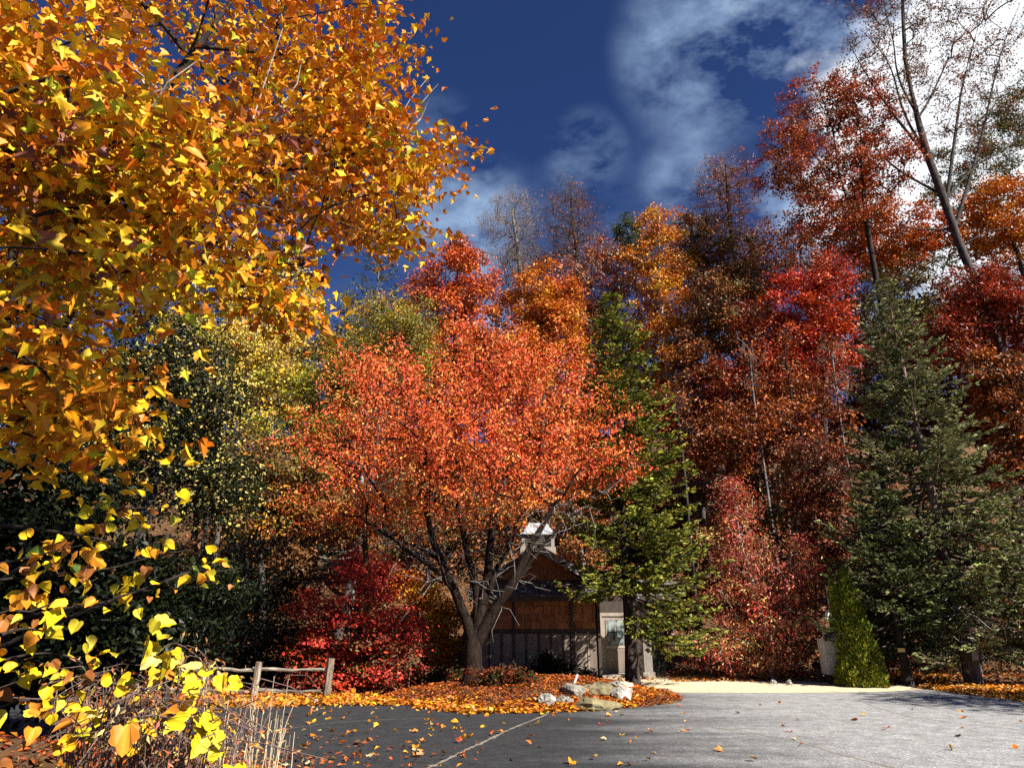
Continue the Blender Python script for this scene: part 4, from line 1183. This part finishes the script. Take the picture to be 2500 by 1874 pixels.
# ------------------------------------------------------------------ trees on the hillside
KW = dict(group=HG)
tree('maple_tree', 'pointed russet red maple rising left of the orange dome tree', [(1120, 615, 48, 45), (1115, 690, 105, 85), (1110, 780, 130, 110), (1130, 900, 130, 90)], 43, [(RO, 3), (RU, 4), (R, 1.5), (O, 1)], 190, 80, .23, seed=11, r0=.28, **KW)
tree('maple_tree', 'rounded bright orange maple behind the cherry crown', [(1325, 735, 92, 75), (1350, 810, 95, 80), (1300, 880, 100, 80)], 40, [(O, 4), (RO, 1.5), (YO, 2.5), (RU, 1)], 180, 80, .22, seed=12, r0=.28, **KW)
tree('ash_tree', 'nearly bare grey ash with a lacy top against the blue sky', [(1250, 560, 85, 95), (1290, 650, 80, 60)], 56, [(BR, 3), (RU, 2), (TAN, 1)], 280, 15, .14, seed=13, r0=.22, twig=.018, twigs=8, bark=BARK_GREY, crad=.8, **KW)
tree('ash_tree', 'bare grey ash with rusty leaf tips right of the laciest treetop', [(1395, 530, 75, 90), (1420, 620, 95, 70)], 54, [(RU, 3), (BR, 3), (O, 1)], 280, 20, .14, seed=14, r0=.22, twig=.018, twigs=7, crad=.8, **KW)
tree('oak_tree', 'thin brown red oak with pale limbs between the orange dome and the yellow orange poplar', [(1450, 690, 90, 110), (1430, 790, 90, 80), (1510, 640, 50, 60)], 48, [(RU, 4), (BR, 4), (DR, 1), (O, 1)], 160, 42, .22, seed=15, r0=.2, bark=BARK_PALE, twig=.02, twigs=4, **KW)
tree('tulip_tree', 'tall yellow orange tulip poplar with a pale straight trunk in the middle of the slope', [(1612, 545, 58, 50), (1605, 640, 85, 80), (1625, 760, 95, 100), (1640, 890, 110, 110), (1690, 1010, 90, 100)], 45, [(O, 4), (YO, 3.5), (RU, 2), (Y, 1)], 240, 60, .22, seed=16, r0=.24, bark=BARK_PALE, twig=.018, **KW)
tree('pine_tree', 'small dark green pine crown peeping out left of the yellow orange poplar', [(1528, 560, 36, 42), (1560, 620, 40, 50)], 58, [(G, 3), (BG, 2), (DG, 2)], 60, 80, .26, seed=17, mat=NEEDLE, shape=SLIM, **KW)
tree('hickory_tree', 'see through treetop with an orange crown and bare fan of limbs below', [(1775, 420, 72, 45), (1770, 490, 90, 60), (1770, 570, 80, 50)], 52, [(O, 3), (RU, 3), (BR, 2), (YO, 1)], 240, 22, .18, seed=18, r0=.2, twig=.018, twigs=4, crad=.65, bark=BARK_MID, **KW)
tree('oak_tree', 'dull brown oak filling the gap under the see through treetop', [(1690, 580, 60, 70), (1730, 680, 90, 80), (1780, 620, 80, 60)], 50, [(BR, 4), (DB, 3), (OL, 2), (RU, 1.5)], 160, 50, .24, seed=19, r0=.22, twig=.02, **KW)
tree('oak_tree', 'dark olive brown oak at mid slope above the pink leaved shrub', [(1770, 760, 110, 90), (1740, 860, 110, 110), (1820, 680, 70, 60)], 43, [(BR, 4), (OL, 3), (RU, 2), (DB, 2)], 200, 60, .23, seed=20, r0=.24, twigs=2, **KW)
TK2 = [np.array([at(2140, 800, 40)[0], 40, float(hill(at(2140, 800, 40)[0], 40))]), at(2128, 620, 40), at(2112, 520, 40), at(2104, 420, 40), at(2100, 330, 40)]
tree('oak_tree', 'big russet oak with sky showing through left of the leaning bare tree', [(2010, 250, 100, 80), (1930, 340, 85, 60), (2100, 270, 80, 100), (1890, 420, 70, 45), (2010, 420, 130, 70), (2150, 400, 90, 90), (2050, 520, 120, 60)], 40, [(RU, 5), (R, 1.5), (BR, 3), (RO, 1.2)], 520, 40, .20, seed=21, r0=.18, twig=.017, twigs=2, crad=.48, bark=BARK_DARK, base=TK2[0], trunk=TK2, limbs=[([(2075, 519), (1996, 475), (1923, 443), (1863, 427)], .10, -.6), ([(2110, 522), (2112, 405), (2100, 317), (2085, 240)], .10, .4), ([(2072, 494), (2047, 427), (2044, 380), (2025, 280), (1990, 200)], .09, -.4), ([(2040, 430), (1980, 370), (1930, 320)], .06, .4)], **KW)
tree('maple_tree', 'glowing orange maple low behind the russet oak', [(2110, 500, 80, 50), (2230, 560, 110, 60), (2060, 570, 80, 60), (2170, 620, 110, 50)], 47, [(O, 4), (RO, 3), (RU, 1.5)], 170, 65, .24, seed=22, **KW)
tree('maple_tree', 'scarlet maple standing left of the tall spruce top', [(1990, 690, 100, 55), (1960, 780, 120, 80), (2010, 860, 110, 80), (1900, 900, 90, 80)], 38, [(R, 5), (CR, 1.2), (RO, 2.5), (DR, 3)], 220, 70, .21, seed=23, **KW)
tree('maple_tree', 'deep red maple with grey stems below the olive brown oak', [(1850, 850, 80, 110), (1830, 980, 110, 100), (1760, 960, 70, 80)], 39, [(DR, 4), (RU, 3), (R, 1.5), (BR, 2)], 190, 55, .21, seed=24, bark=BARK_MID, twigs=2, r0=.13, **KW)
tree('maple_tree', 'amber maple on the right edge above the deep red one', [(2440, 500, 100, 50), (2400, 570, 90, 50), (2500, 600, 90, 60)], 45, [(O, 4), (YO, 2), (RU, 2)], 150, 65, .24, seed=25, **KW)
tree('pine_tree', 'dark olive pine mass behind the leaning bare tree at the right edge', [(2450, 330, 70, 130), (2380, 440, 110, 90), (2520, 250, 60, 100), (2200, 640, 120, 50)], 52, [(OL, 3), (G, 4), (DB, 1)], 220, 70, .3, seed=26, shape=SLIM, mat=NEEDLE, **KW)
tree('maple_tree', 'maroon maple at the right edge behind the tall spruce', [(2400, 730, 90, 90), (2470, 800, 90, 110), (2330, 830, 70, 80)], 36, [(DR, 5), (R, 2), (RU, 2), (BR, 1)], 190, 60, .21, seed=27, **KW)
tree('beech_tree', 'copper brown beech low at the right edge beside the tall spruce', [(2480, 980, 90, 120), (2520, 1150, 90, 120), (2420, 920, 60, 60)], 33, [(BR, 4), (RU, 3), (O, 1.5), (DB, 2)], 170, 60, .2, seed=28, twigs=2, **KW)
tree('birch_tree', 'pale yellow birch behind the maple boughs at left', [(700, 720, 95, 90), (660, 830, 110, 110), (640, 960, 100, 110), (560, 850, 90, 120), (600, 660, 90, 70)], 31, [(PY, 4), (Y, 3), (YG, 1.2), (TAN, 1)], 230, 55, .17, seed=29, r0=.12, bark=BARK_MID, twig=.011, **KW)
tree('beech_tree', 'olive tree with gold tints left of the pointed russet maple', [(970, 800, 110, 75), (860, 880, 120, 80), (990, 870, 90, 80), (800, 960, 130, 100), (720, 1080, 110, 90)], 32, [(OL, 4), ((.32, .22, .025), 3.5), (YO, .6), (YG, 1.4), (G, 1.2)], 260, 80, .19, seed=30, shape=SLIM, **KW)
tree('beech_tree', 'dull brown gold beech under the cherry left side', [(700, 1170, 110, 90), (640, 1260, 90, 80), (780, 1260, 100, 70), (620, 1120, 60, 60)], 27, [(BR, 4), (OL, 4), (RU, 1.5), (DB, 3), (YO, .8)], 200, 60, .16, seed=31, twigs=2, r0=.14, **KW)
tree('maple_tree', 'russet brown maple low on the slope right of the middle spruce', [(1800, 1060, 100, 80), (1900, 1040, 90, 90), (1980, 1010, 90, 90), (1720, 1100, 60, 70)], 34, [(RU, 4), (DR, 3), (BR, 3), (O, 1.5)], 190, 55, .18, seed=32, twigs=2, bark=BARK_MID, r0=.13, **KW)
tree('dogwood_tree', 'dark brown red dogwood between the pink shrub and the tall spruce', [(2000, 1150, 90, 90), (2010, 1270, 90, 80), (2060, 1380, 80, 70), (1960, 1220, 50, 60)], 29, [(DB, 4), (DR, 3), (BR, 3), (RU, 1.5)], 170, 60, .15, seed=33, twigs=2, r0=.1, **KW)
tree('oak_tree', 'thin rusty oak seen through the limbs right of the cherry', [(1400, 1290, 80, 90), (1470, 1230, 70, 60), (1390, 1190, 70, 40), (1500, 1400, 70, 60)], 29.5, [(BR, 3), (RU, 3), (O, 1), (OL, 1.5)], 140, 50, .14, seed=34, twigs=5, bark=BARK_GREY, r0=.09, **KW)
tree('maple_tree', 'young golden orange maple glowing beside the cherry trunk', [(1085, 1520, 34, 60), (1075, 1600, 40, 40), (1000, 1450, 70, 40)], 27, [(O, 3), (YO, 4), (Y, 1.5), (RO, 1)], 70, 60, .14, seed=35, r0=.05, twig=.009, **KW)
tree('oak_tree', 'brown wooded crown behind the cabin roof', [(1180, 1270, 120, 90), (1060, 1340, 110, 80), (1290, 1240, 80, 60), (950, 1330, 90, 60)], 33, [(BR, 3), (OL, 2), (RU, 2), (DB, 3)], 180, 55, .17, seed=36, twigs=3, r0=.12, **KW)
# the leaning bare tree at the right
tk = [np.array([at(2430, 800, 39)[0], 39, float(hill(at(2430, 800, 39)[0], 39))]), at(2400, 720, 39), at(2355, 640, 39), at(2318, 520, 39), at(2275, 411, 39), at(2256, 348, 39), at(2237, 278, 39.2), at(2221, 206, 39.3), at(2208, 142, 39.4), at(2206, 63, 39.5), at(2200, -60, 39.6)]
LIM = [([(2268, 389), (2192, 294), (2135, 215), (2100, 158), (2069, 95)], .13, -.8), ([(2256, 367), (2202, 272), (2180, 171), (2148, 120), (2100, 70)], .11, .8), ([(2234, 272), (2189, 190), (2183, 101), (2164, 40), (2150, -40)], .09, -.5),
       ([(2243, 285), (2268, 247), (2294, 190), (2319, 136), (2338, 60)], .10, -.6), ([(2310, 500), (2340, 269), (2352, 190), (2385, 79), (2411, -20)], .14, 1.2), ([(2330, 560), (2400, 330), (2420, 222), (2452, 95), (2490, 10)], .14, -1.0),
       ([(2290, 470), (2170, 405), (2100, 310), (2053, 265)], .10, .8), ([(2300, 500), (2380, 400), (2450, 370), (2530, 300)], .10, -.8), ([(2320, 560), (2240, 560), (2130, 545)], .07, -.8), ([(2345, 600), (2420, 560), (2490, 555)], .07, -.6)]
tree('hickory_tree', 'tall nearly bare tree with a pale leaning trunk at the upper right', [(2200, 90, 130, 130), (2100, 130, 70, 80), (2320, 120, 130, 150), (2440, 140, 90, 170), (2270, 260, 150, 80), (2400, 320, 110, 90), (2160, -80, 150, 100), (2400, -80, 150, 110), (2200, 20, 90, 60)], 39.3, [(BR, 4), (RU, 3), (DB, 2), (TAN, 1)], 700, 28, .16, seed=37, r0=.26, twig=.015, twigs=4, crad=.52, bark=BARK_MID, trunk=tk, base=tk[0], up=.9, limbs=LIM, **KW)
# slim pale stems on the slope
for i, (lab, p, Yd) in enumerate((('slim pale stemmed sapling left of three on the lower slope', [(1862, 1110), (1850, 1040), (1838, 960), (1830, 860)], 33.5), ('dark slanting sapling between two pale ones on the lower slope', [(1958, 1080), (1940, 1010), (1925, 930), (1915, 840)], 33),
                                  ('thin white sapling nearest the scarlet maple on the lower slope', [(2056, 1060), (2050, 1010), (2040, 930), (2030, 860)], 32.6), ('pale grey sapling trunk showing above the lower spruce', [(1680, 1260), (1676, 1190), (1668, 1130), (1655, 1000)], 31))):
    P = at(np.array([a[0] for a in p], float), np.array([a[1] for a in p], float), Yd); b_ = P[0].copy(); b_[2] = float(hill(b_[0], b_[1])) - .05
    tree('sapling', lab, [(p[-1][0], p[-1][1], 40, 40), (p[-1][0] + 10, p[-1][1] + 70, 35, 40)], Yd, [(RU, 3), (BR, 2), (O, 1)], 22, 20, .15, seed=60 + i, r0=(.06, .08, .045, .10)[i], twigs=4, crad=.5, bark=(BARK_GREY, BARK_DARK, BARK_GREY, BARK_MID)[i], trunk=[b_, *P], base=b_, group='slim saplings on the slope')
# second rank of trees filling the slope behind
rg = np.random.default_rng(900)
FILL = [('rust coloured oak filling the ridge behind the ash pair', 1330, 700, 62, (RU, BR)), ('bronze oak behind the pointed russet maple', 1010, 760, 58, (RU, OL)), ('brown oak high on the ridge behind the poplar', 1640, 640, 62, (BR, RU)),
        ('dusky red oak high behind the olive brown oak', 1850, 640, 60, (DR, BR)), ('dark oak behind the scarlet maple', 2060, 720, 54, (DB, RU)), ('dark brown oak behind the maroon maple', 2320, 720, 52, (DB, DR)),
        ('shaded brown oak behind the tulip poplar foot', 1560, 900, 50, (BR, DB)), ('russet oak in the middle of the slope behind the saplings', 1930, 900, 48, (RU, DR)), ('olive oak behind the pale yellow birch', 560, 800, 46, (OL, BR)), ('dim brown oak far left behind the birch', 420, 760, 46, (BR, OL)),
        ('brown oak behind the orange dome maple', 1230, 900, 52, (BR, RU)), ('dark red oak low behind the dogwood', 2120, 960, 44, (DR, DB)), ('shadowy oak behind the beech at right', 2420, 1000, 44, (DB, BR)), ('gold brown oak low behind the right edge of the cherry crown', 1420, 960, 44, (BR, O)),
        ('dull rust oak behind the brown gold beech', 880, 1080, 42, (BR, OL)), ('dim oak between cabin and lower spruce', 1620, 1260, 37, (BR, DB)), ('dark oak low on the slope behind the pink shrub', 1880, 1220, 38, (DB, RU)),
        ('dark rust oak on the ridge behind the scarlet maple top', 1960, 560, 60, (RU, DB)), ('olive oak behind the tall spruce top', 2200, 720, 46, (OL, DB)), ('dark maroon oak behind the upper half of the tall spruce', 2230, 880, 42, (DB, DR)), ('bronze oak at the far right edge on the ridge', 2480, 640, 56, (BR, RU)),
        ('rust oak glimpsed through the middle of the cherry crown', 1060, 960, 44, (RU, BR)), ('dark olive oak glimpsed between holly and birch', 520, 1010, 37, (OL, DB)), ('brown oak behind the olive tree beside the cherry', 900, 960, 46, (BR, OL)), ('dusky oak at the far left behind the maple boughs', 120, 900, 36, (DB, OL)), ('dark rust oak behind the tall spruce right flank', 2440, 900, 40, (DR, DB)),
        ('dim brown oak behind the green spruce top beside the cherry', 1500, 780, 56, (BR, DB)), ('rusty oak behind the pointed spruce at mid slope', 1700, 1000, 41, (RU, DB)), ('dim olive oak behind the blue grey pine', 860, 820, 52, (OL, BR)), ('dull oak behind the holly', 300, 900, 40, (DB, OL)), ('shaded oak behind the brown gold beech foot', 600, 1280, 34, (DB, BR)), ('brown oak between birch and pine', 740, 880, 44, (BR, OL))]
for i, (lab, cx_, cy_, Yd, (c1, c2)) in enumerate(FILL):
    tree('oak_tree', lab, [(cx_, cy_, 110, 90), (cx_ - 50, cy_ + 90, 110, 90), (cx_ + 60, cy_ + 110, 110, 100)], Yd, [(c1, 4), (c2, 3), (BR, 1)], 100, 72, .30, seed=700 + i, r0=.22, twig=.02, group='oaks filling the slope behind')

# ------------------------------------------------------------------ conifers
def gb(px_, Yd, py_=1650):
    p = at(px_, py_, Yd); return np.array([p[0], Yd, float(ground_z(p[0], Yd))])


SPR = [((.22, .24, .07), 3), ((.13, .15, .04), 3), (BG, 1.5), (DG, 2)]
tz = at(2155, 690, 24)
conifer('spruce_tree', 'tall blue green spruce filling the right side', np.array([at(2372, 1640, 23.6)[0], 23.6, 0]), float(at(2150, 690, 23.6)[2]), 4.3, [((.36, .36, .19), 2.5), ((.36, .37, .12), 3), ((.20, .22, .07), 3), (DG, 1)], 41, z0=1.7, whorls=38, nb=9, sprig=.19, width=.038, r0=.24, bark=BARK_BROWN, dens=.95, droop=-.28, irreg=.5)
conifer('spruce_tree', 'smaller spruce with a dark trunk bearing a yellow tag', np.array([at(2212, 1640, 22.4)[0], 22.4, 0]), 6.6, 2.5, SPR, 42, z0=1.9, whorls=24, nb=7, sprig=.17, width=.036, r0=.15, dens=1.0)
conifer('spruce_tree', 'tall warm green spruce rising in front of the cabin corner right of the cherry', np.array([at(1545, 1660, 21.4)[0], 21.4, .1]), float(at(1490, 735, 21.4)[2]), 2.55, [((.36, .36, .045), 3), ((.26, .29, .045), 3), ((.15, .18, .04), 2), ((.46, .38, .05), 1.0), (DG, 1)], 44, z0=1.6, whorls=46, nb=9, sprig=.17, width=.036, r0=.2, bark=BARK_DARK, droop=-.25, prof=.62, dens=.95, asym=(.12, 0), bare=(2.75, .05), irreg=.35)
conifer('pine_tree', 'blue grey pine top showing through a gap of sky left of the russet maple', np.array([at(905, 900, 38)[0], 38, float(hill(at(905, 900, 38)[0], 38))]), float(at(905, 590, 38)[2] - hill(at(905, 900, 38)[0], 38)), 3.4, [(BG, 3), ((.12, .14, .13), 2), (G, 2)], 45, z0=4, whorls=26, nb=7, sprig=.34, width=.035, up=.6, droop=.1, prof=.6, bark=BARK_GREY, dens=.6)
conifer('pine_tree', 'dark small pine low in front of the dogwood', np.array([at(1945, 1640, 27)[0], 27, 0]), float(at(1935, 1240, 27)[2]), 1.5, SPR, 46, z0=1.0, whorls=20, nb=7, r0=.09, dens=.7)


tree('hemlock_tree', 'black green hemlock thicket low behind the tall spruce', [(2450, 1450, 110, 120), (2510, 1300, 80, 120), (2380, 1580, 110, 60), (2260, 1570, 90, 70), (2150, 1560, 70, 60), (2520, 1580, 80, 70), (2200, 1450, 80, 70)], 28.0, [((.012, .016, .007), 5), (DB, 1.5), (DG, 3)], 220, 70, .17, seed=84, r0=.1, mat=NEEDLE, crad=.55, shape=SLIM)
sp = bpy.data.objects['spruce_tree']; so_ = np.array(sp.location); rng = np.random.default_rng(85); ch = []
for i in range(60):
    a0, a1 = rng.uniform(2300, 2420), rng.uniform(1470, 1540)
    p0 = at(a0, a1, 22.6 + rng.normal(0, .5)); d = np.array([rng.choice([-1, 1]) * rng.uniform(.3, 1), rng.normal(0, .5), -rng.uniform(-.1, .45)]) * rng.uniform(.5, 1.3)
    ch.append(np.stack([p0, p0 + d * .35 + rng.normal(0, .05, 3), p0 + d * .7 + rng.normal(0, .08, 3), p0 + d + rng.normal(0, .12, 3) - [0, 0, .1]]))
v, f = tubes(np.array(ch), np.tile([.016, .012, .009, .005], (60, 1)), 4)
mesh('dead_twigs', v, f, BARK_PALE, sp, org=so_, kind='stuff')


def thuja():
    rng = np.random.default_rng(606)
    base = np.array([at(2102, 1640, 22.2)[0], 22.2, -.02])
    root = empty('arborvitae', base, 'dense cone shaped green arborvitae beside the pale utility cabinet', 'tree')
    H = float(at(2062, 1390, 22.2)[2])
    v, f = tubes(np.array([[base, base + [0, 0, H * .5], base + [0, 0, H * .95]]]), np.array([[.09, .06, .01]]), 7); mesh('trunk', v, f, BARK_BROWN, root, org=base)
    n = 15000
    t = rng.random(n) ** 1.25; az = rng.uniform(0, 2 * math.pi, n)
    lump = 1 + .10 * np.sin(az * 5 + t * 16) + .07 * np.sin(az * 9 - t * 31)
    r_ = (.68 * (1 - t) ** .85 + .03) * lump * rng.uniform(.82, 1.0, n)
    pos = base + np.stack([r_ * np.cos(az), r_ * np.sin(az), t * H], 1)
    m = (rng.random(n) < .12); a2 = az[m]; tt = rng.random(m.sum())   # second leader on the left
    pos[m] = base + np.stack([-.38 + .20 * (1 - tt) * np.cos(a2), .15 + .2 * (1 - tt) * np.sin(a2), H * (.45 + .45 * tt)], 1)
    outw = np.stack([np.cos(az), np.sin(az), 0 * az], 1)
    d = nrm(outw * .45 + np.array([0, 0, 1.0]) + rng.normal(0, .3, (n, 3))); z = nrm(np.cross(d, rng.normal(0, 1, (n, 3)))); y = np.cross(z, d)
    v, f, c = bake(QUAD, pos, (d, y, z), rng.uniform(.07, .16, n), pigments(rng, [((.16, .18, .016), 3), ((.23, .24, .018), 2), ((.08, .11, .014), 3), ((.27, .22, .025), .7)], n))
    mesh('crown', v, f, NEEDLE, root, colors=c, org=base, kind='stuff')


thuja()
TAGM = rough_mat('yellow_tag', (.55, .42, .10), (.65, .50, .14), 10, rough=.6, bump=.02)
p = at(2201, 1586, 22.2)
tag(box('tag', (p[0] - .11, p[0] + .11, 22.2, 22.235, p[2] - .055, p[2] + .055), TAGM), 'small yellow tag fixed to the dark spruce trunk', 'tag')
p = at(2378, 1598, 23.3)
tag(box('meter_box', (p[0] - .1, p[0] + .1, 23.25, 23.36, p[2] - .15, p[2] + .15), METAL), 'small grey box fixed to the trunk of the tall spruce', 'box')

# ------------------------------------------------------------------ shrubs in the middle ground
tree('sourwood_shrub', 'pink and gold leaved shrub with red tips right of the lower spruce', [(1800, 1220, 50, 60), (1790, 1330, 80, 90), (1860, 1400, 110, 90), (1950, 1380, 50, 60), (1840, 1500, 130, 90), (1940, 1490, 70, 80), (1780, 1600, 110, 50), (1900, 1590, 100, 50)], 25.0,
     [((.46, .11, .08), 4), ((.34, .19, .07), 2), ((.38, .08, .025), 3), (CR, 1.2), (PY, .8), (DR, 2)], 300, 80, .14, shape=SLIM, seed=71, r0=.07, twig=.009, cat='shrub', crad=.42, droop=.8, bark=BARK_PALE)
tree('sourwood_shrub', 'scarlet tipped spire of leaves on the pink shrub left side', [(1790, 1200, 16, 42), (1780, 1250, 16, 22)], 25, [(CR, 3), (R, 2), (PK, 1)], 20, 40, .13, shape=SLIM, seed=72, r0=.04, twig=.008, cat='shrub', crad=.3)
tree('sourwood_shrub', 'scarlet tipped spire of leaves at the pink shrub right shoulder', [(1962, 1340, 15, 34), (1985, 1400, 22, 26)], 25, [(CR, 3), (R, 2), (PK, 1)], 20, 40, .13, shape=SLIM, seed=73, r0=.04, twig=.008, cat='shrub', crad=.3)
tree('burning_bush', 'layered crimson bush behind the rail fence', [(900, 1420, 60, 50), (870, 1500, 140, 45), (950, 1560, 110, 45), (820, 1590, 130, 50), (950, 1640, 110, 40), (830, 1660, 110, 40), (780, 1490, 70, 50)], 20.8,
     [(R, 3), (CR, 6), (DR, 2), (OL, 1), (DB, .6)], 260, 65, .11, seed=74, sun=1.3, r0=.06, twig=.008, cat='shrub', flat=.3, crad=.36)
tree('burning_bush', 'cerise red bush glowing behind the dark trunk', [(870, 1390, 70, 45), (930, 1410, 60, 40)], 23.5, [(CR, 5), (R, 3)], 60, 60, .11, seed=75, r0=.05, twig=.008, cat='shrub', crad=.36)
tr_b = np.array([at(893, 1660, 21.9)[0], 21.9, 0])
tree('beech_tree', 'dark slim trunk standing in front of the cerise bush', [(880, 1240, 60, 50), (850, 1290, 60, 40), (930, 1270, 60, 40)], 21.9, [(BR, 3), (RU, 3), (YO, 1)], 60, 35, .13, seed=76, r0=.14, twig=.012, bark=BARK_DARK, base=tr_b, trunk=[tr_b, at(895, 1500, 21.9), at(893, 1380, 21.9), at(890, 1230, 21.9)])
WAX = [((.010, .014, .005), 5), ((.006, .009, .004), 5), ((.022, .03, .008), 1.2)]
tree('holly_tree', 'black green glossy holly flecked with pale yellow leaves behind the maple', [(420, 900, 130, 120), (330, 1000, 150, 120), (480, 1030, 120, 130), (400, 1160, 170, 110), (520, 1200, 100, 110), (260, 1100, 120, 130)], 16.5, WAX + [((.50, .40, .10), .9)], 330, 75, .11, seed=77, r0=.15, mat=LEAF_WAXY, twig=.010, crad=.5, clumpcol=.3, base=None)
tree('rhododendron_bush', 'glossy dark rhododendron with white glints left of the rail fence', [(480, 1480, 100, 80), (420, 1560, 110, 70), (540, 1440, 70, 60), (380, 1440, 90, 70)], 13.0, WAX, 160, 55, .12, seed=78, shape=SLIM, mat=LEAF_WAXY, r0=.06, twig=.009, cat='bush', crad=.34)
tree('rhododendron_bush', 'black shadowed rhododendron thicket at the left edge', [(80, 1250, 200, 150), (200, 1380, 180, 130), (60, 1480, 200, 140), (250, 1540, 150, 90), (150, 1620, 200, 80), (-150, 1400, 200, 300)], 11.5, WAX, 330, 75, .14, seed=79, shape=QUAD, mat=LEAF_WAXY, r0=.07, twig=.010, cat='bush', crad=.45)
tree('hemlock_tree', 'near black hemlock thicket standing in for shadow in the hollow behind the rail fence', [(600, 1400, 120, 90), (560, 1520, 140, 90), (690, 1560, 90, 80), (620, 1630, 140, 60), (480, 1620, 120, 60), (690, 1450, 70, 60)], 22.5, [((.012, .016, .007), 5), ((.03, .018, .01), 2), ((.006, .008, .004), 4)], 260, 75, .14, seed=80, r0=.1, mat=NEEDLE, crad=.5, shape=SLIM)  # near-black foliage put in to stand for the shadow mass
tree('evergreen_shrub', 'dark leafy shrub against the cabin wall extended right in place of a shadow', [(1340, 1630, 45, 32), (1310, 1645, 35, 22), (1385, 1645, 40, 22), (1430, 1652, 26, 14)], 23.0, WAX, 60, 60, .085, seed=81, mat=LEAF_WAXY, r0=.03, twig=.006, cat='shrub', crad=.2)  # right-hand end added to stand in for the diagonal shadow on the wall
tree('evergreen_shrub', 'low dark shrub mound left of the cherry trunk', [(1060, 1672, 50, 22), (1110, 1680, 40, 18)], 20.5, [(DG, 3), (DB, 2), (DR, 1)], 40, 60, .09, seed=82, mat=LEAF_WAXY, r0=.03, twig=.006, cat='shrub', crad=.22)

tree('evergreen_shrub', 'dusky maroon groundcover clump on the bed in front of the cherry', [(1225, 1700, 46, 20), (1270, 1692, 34, 18), (1180, 1690, 34, 16)], 18.0, [(DR, 3), (DB, 3), (DG, 2)], 50, 60, .08, seed=83, mat=LEAF_WAXY, r0=.02, twig=.005, cat='shrub', crad=.16)

tree('oak_tree', 'broad brown oak standing beyond the right edge of the asphalt', [], 11, [(RU, 3), (BR, 4), (O, 1)], 150, 60, .17, seed=86, r0=.25, world=[((20.5, 10.5, 8.0), (3.6, 3.6, 3.2)), ((19.0, 12.5, 6.0), (2.4, 2.4, 1.8)), ((22.0, 9.5, 10.5), (2.4, 2.4, 2.0))])

# undergrowth over the slope
rng = np.random.default_rng(1000)
nC = 2600
xc = rng.uniform(-30, 36, nC); yc = 28 + 34 * rng.random(nC)
ok = ~((xc > -2) & (xc < 6.5) & (yc < 33)); xc, yc = xc[ok], yc[ok]; nC = len(xc)
n = nC * 12; ci = rng.integers(0, nC, n)
pos = np.stack([xc[ci] + rng.normal(0, .5, n), yc[ci] + rng.normal(0, .5, n), 0 * xc[ci]], 1)
pos[:, 2] = hill(pos[:, 0], pos[:, 1]) + np.abs(rng.normal(0, .75, n)) * rng.uniform(.3, 1.6, nC)[ci]
pal = [(DR, 3), (RU, 3), (BR, 4), (DB, 3), (OL, 1.5), (O, .6)]
cw = rng.choice(6, nC, p=np.array([3, 3, 4, 3, 1.5, .6]) / 15.1)
v, f, c = bake(QUAD, pos, frames(rng, n, .6, .3, .2), rng.uniform(.14, .30, n), pigments(rng, pal, n, cw[ci]))
tag(mesh('undergrowth', v, f, LEAF, colors=c, kind='stuff'), 'rust and maroon undergrowth covering the wooded slope', 'undergrowth')
